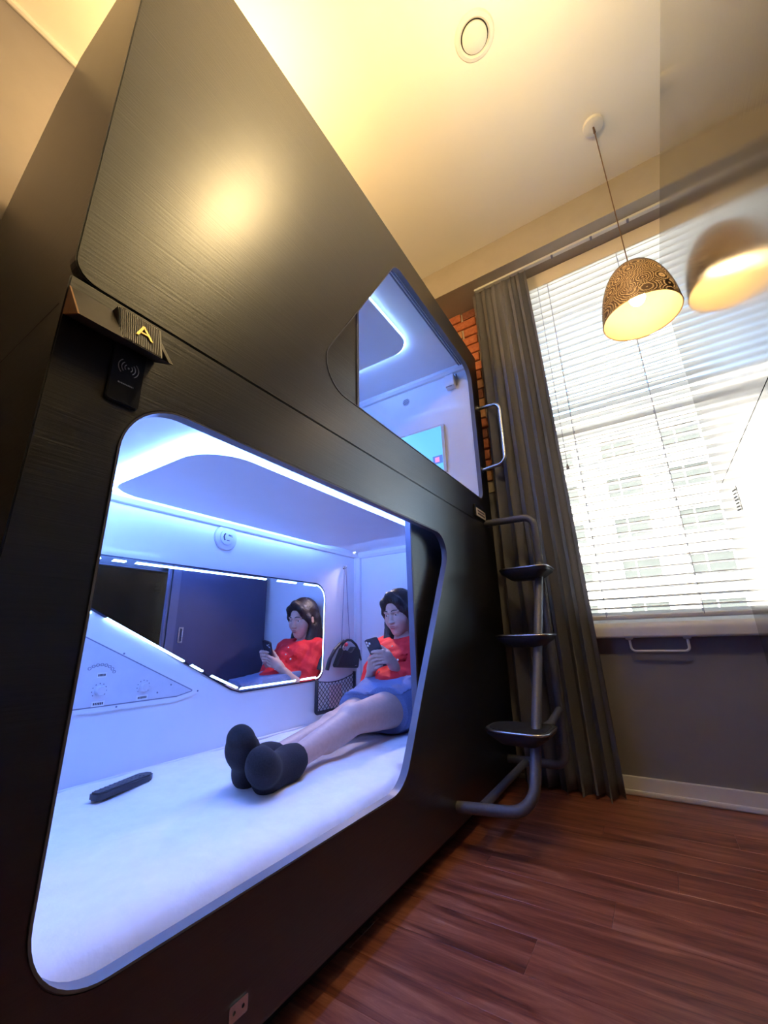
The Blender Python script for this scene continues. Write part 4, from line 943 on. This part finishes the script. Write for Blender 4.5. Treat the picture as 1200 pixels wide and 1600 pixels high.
# hair
K = Field((-.16, -.16, -.29), (.16, .15, .15), .0032)
K.ell((0, -.020, .034), (.088, .105, .099), .02)
K.ell((0, .118, -.045), (.066, .085, .092), .012, sub=True); K.ell((.018, .112, .030), (.040, .050, .052), .012, sub=True); K.ell((-.018, .112, .030), (.040, .050, .052), .012, sub=True)
K.cap((0, -.06, -.03), (0, -.085, -.18), .070, .050, .04)
for s_, fy in ((1, .045), (-1, .030)):
    K.cap((s_*.006, .066, .108), (s_*.050, .066, .070), .014, .012, .03); K.cap((s_*.050, .066, .070), (s_*.076, .038, .010), .012, .013, .03); K.cap((s_*.076, .038, .010), (s_*.082, .012, -.05), .013, .015, .02)
    K.cap((s_*.070, -.045, -.02), (s_*.082, -.035, -.12), .036, .034, .03); K.cap((s_*.082, -.035, -.12), (s_*.078, .02+fy, -.19), .034, .030, .03); K.cap((s_*.078, .02+fy, -.19), (s_*.062, .05+fy, -.245), .029, .016, .02)
K.cap((.082, .0, -.06), (.076, .050, -.155), .030, .034, .02); K.cap((.076, .050, -.155), (.046, .080, -.225), .034, .030, .02); K.cap((.046, .080, -.225), (.030, .092, -.262), .028, .012, .02)
for s_ in (1, -1): K.ell((s_*.090, .008, -.012), (.020, .018, .026), .004, sub=True)
K.wave(.0016, lambda X, Y, Z: np.sin(180*np.arctan2(X, Y+.02)*.5+25*Z)+.0*Z)
hairV, hairQ = K.mesh(); field_mesh([(hw(hairV), hairQ, 0)], ['hair'], 'hair', her)
# blouse
T = Field((-.80, 1.78, .36), (-.22, 2.182, .78), .005)
T.cap((HIPL+HIPR)/2+v3(0, .03, .03), WAI+v3(0, 0, .02), .103, .106, .03); T.cap(WAI+v3(.05, 0, .0), CHE+v3(.045, 0, 0), .098, .100, .04); T.cap(WAI-v3(.05, 0, .0), CHE-v3(.045, 0, 0), .098, .100, .04)
T.cap(CHE+v3(.05, -.045, .0), CHE+v3(.05, -.04, -.04), .066, .070, .04); T.cap(CHE-v3(.05, .045, .0), CHE-v3(.05, .04, .04), .066, .070, .04)
T.cap(SHL+v3(0, 0, .004), SHR+v3(0, 0, .004), .060, .060, .04); T.cap(NEC-v3(0, 0, .03), NEC+v3(0, 0, .0), .062, .058, .03)
for (sh, el, wr) in ((SHL, ELL_, WRL), (SHR, ELR, WRR)):
    T.cap(sh, lerp(sh, el, .5), .062, .062, .03); T.cap(lerp(sh, el, .5), el, .062, .058, .03); T.cap(el, lerp(el, wr, .12), .058, .044, .02); pass
T.wave(.0028, lambda X, Y, Z: np.sin(70*X+48*Z+3*np.sin(30*Y))*np.sin(41*Y-33*Z)+.5*np.sin(95*Z+60*Y-40*X))
for (el, wr) in ((ELL_, WRL), (ELR, WRR)):
    pass
# neckline and waist
T.cap(NEC+v3(0, -.03, .035), NEC+v3(0, .0, .12), .060, .075, .006, sub=True)
wn_ = WAI-(HIPL+HIPR)/2; T.cut(WAI-v3(0, .12, .075), v3(0, -.55, -.83))
shV, shQ = T.mesh(); field_mesh([(shV, shQ, 0)], ['shirt'], 'blouse', her)
def front_y(fld, x, z):
    i = int(round((x-fld.lo[0])/fld.h)); k = int(round((z-fld.lo[2])/fld.h)); col = np.where(fld.F[i, :, k] < 0)[0]
    return float(fld.lo[1]+fld.h*col[0]) if len(col) else 2.0
for q in range(4):
    x_ = -.508-.004*q; z_ = .655-.040*q; bm = bmesh.new(); sphere(bm, (x_, front_y(T, x_, z_)-.001, z_), .0062, 8, 6, (1, .6, 1)); obj('blouse_button', bm, 'white', her, smooth=True)
for s_ in (1, -1):
    cx_, cz_ = -.508+s_*.062, .602; bm = bmesh.new(); gr = []
    for a_ in range(7):
        for b_ in range(4):
            x_ = cx_-.036+.012*a_; z_ = cz_-.018+.012*b_ - (.006*(1-abs(a_-3)/3) if b_ == 0 else 0); gr.append(bm.verts.new((x_, front_y(T, x_, z_)-(.004 if b_ < 3 else .0015), z_)))
    for a_ in range(6):
        for b_ in range(3): bm.faces.new((gr[a_*4+b_], gr[a_*4+b_+1], gr[a_*4+b_+5], gr[a_*4+b_+4]))
    bmesh.ops.solidify(bm, geom=bm.faces[:], thickness=.003); fl = obj('pocket_flap', bm, 'shirt', her, smooth=True)
    bm = bmesh.new(); sphere(bm, (cx_, front_y(T, cx_, cz_-.012)-.006, cz_-.012), .0062, 8, 6, (1, .6, 1)); obj('flap_button', bm, 'white', fl, smooth=True)
# shorts
D = Field((-.72, 1.55, .285), (-.25, 2.13, .60), .005)
hc = (HIPL+HIPR)/2
D.cap(HIPL, HIPR, .104, .104, .03); D.cap(hc+v3(.02, 0, 0), WAI+v3(.05, -.012, .005), .116, .112, .05); D.cap(hc-v3(.02, 0, 0), WAI+v3(-.05, -.012, .005), .116, .112, .05)
for (hp, kn) in ((HIPL, KNL), (HIPR, KNR)):
    D.cap(hp, lerp(hp, kn, .45), .103, .098, .03)
D.wave(.0022, lambda X, Y, Z: np.sin(60*Y+55*Z)*np.sin(35*X+50*Y-20*Z))
for (hp, kn) in ((HIPL, KNL), (HIPR, KNR)):
    p = lerp(hp, kn, .44); dd = (kn-hp)/np.linalg.norm(kn-hp)+v3(0, 0, -.12); D.cut(p, dd)
D.cut(WAI+v3(0, -.06, .030), v3(0, -.12, 1.0)*1.0)
WB = Field((-.72, 1.55, .285), (-.25, 2.13, .60), .005); WB.F = D.F - .0035; WB.cut(WAI+v3(0, -.06, .032), v3(0, -.12, 1.0)); WB.cut(WAI+v3(0, -.06, -.004), v3(0, .12, -1.0))
shoV, shoQ = D.mesh(); sho = field_mesh([(shoV, shoQ, 0)], ['denim'], 'shorts', her); wbV, wbQ = WB.mesh(); field_mesh([(wbV, wbQ, 0)], ['denim'], 'waistband', sho)
# socks
FTL, FTR = v3(-.262, .872, .388), v3(-.333, .856, .441)
HEL, HER = v3(-.322, .948, .322), v3(-.405, .945, .326)
for (kn, an, he, ft) in ((KNL, ANL, HEL, FTL), (KNR, ANR, HER, FTR)):
    Sx = Field((-.52, .78, .27), (-.17, 1.14, .52), .004)
    d = (kn-an)/np.linalg.norm(kn-an)
    Sx.cap(an+d*.045, an, .0395, .040, .02); Sx.cap(an, he, .041, .033, .03); Sx.cap(he, ft, .037, .032, .03); Sx.cap(an, lerp(he, ft, .6), .038, .032, .04)
    sd_ = np.cross(ft-he, d); sd_ /= np.linalg.norm(sd_); bf = lerp(he, ft, .72); Sx.cap(bf-sd_*.014, bf+sd_*.014, .026, .026, .04); Sx.cap(ft-sd_*.010, ft+sd_*.010, .021, .021, .03)
    Sx.cut(an+d*.050, d)
    sV, sQ = Sx.mesh(); field_mesh([(sV, sQ, 0)], ['sock'], 'sock', her)
# phone
ph = empty('smartphone', tuple(PHC)); tag(ph, 'dark smartphone held upright in both hands of the woman', 'phone')
PT = lambda u, v, t: tuple(PHC + pr_*u + pu*v + pn_*t)
bm = bmesh.new(); plate(bm, rpoly([(-.037, -.076), (.037, -.076), (.037, .076), (-.037, .076)], .010, 5), [], -.0045, .0045, PT); obj('phone_case', bm, 'phone', ph)
bm = bmesh.new(); plate(bm, rpoly([(-.033, -.071), (.033, -.071), (.033, .071), (-.033, .071)], .007, 4), [], -.0052, -.0046, PT); obj('phone_screen', bm, 'card', ph)
cxs = -sx
bm = bmesh.new(); plate(bm, rpoly([(cxs*.019-.0155, .038), (cxs*.019+.0155, .038), (cxs*.019+.0155, .071), (cxs*.019-.0155, .071)], .007, 4), [], .0044, .0062, PT); cmo = obj('camera_block', bm, 'phone', ph)
for (u, v) in ((cxs*.0265, .0625), (cxs*.0265, .047), (cxs*.0125, .055)):
    bm = bmesh.new(); lathe(bm, [(0, .0005), (.0050, .0005), (.0052, .002), (.0066, .002), (.0066, -.001)], PT(u, v, .0062), axis=tuple(pn_), seg=16); obj('camera_lens', bm, 'chrome', cmo, smooth=False)
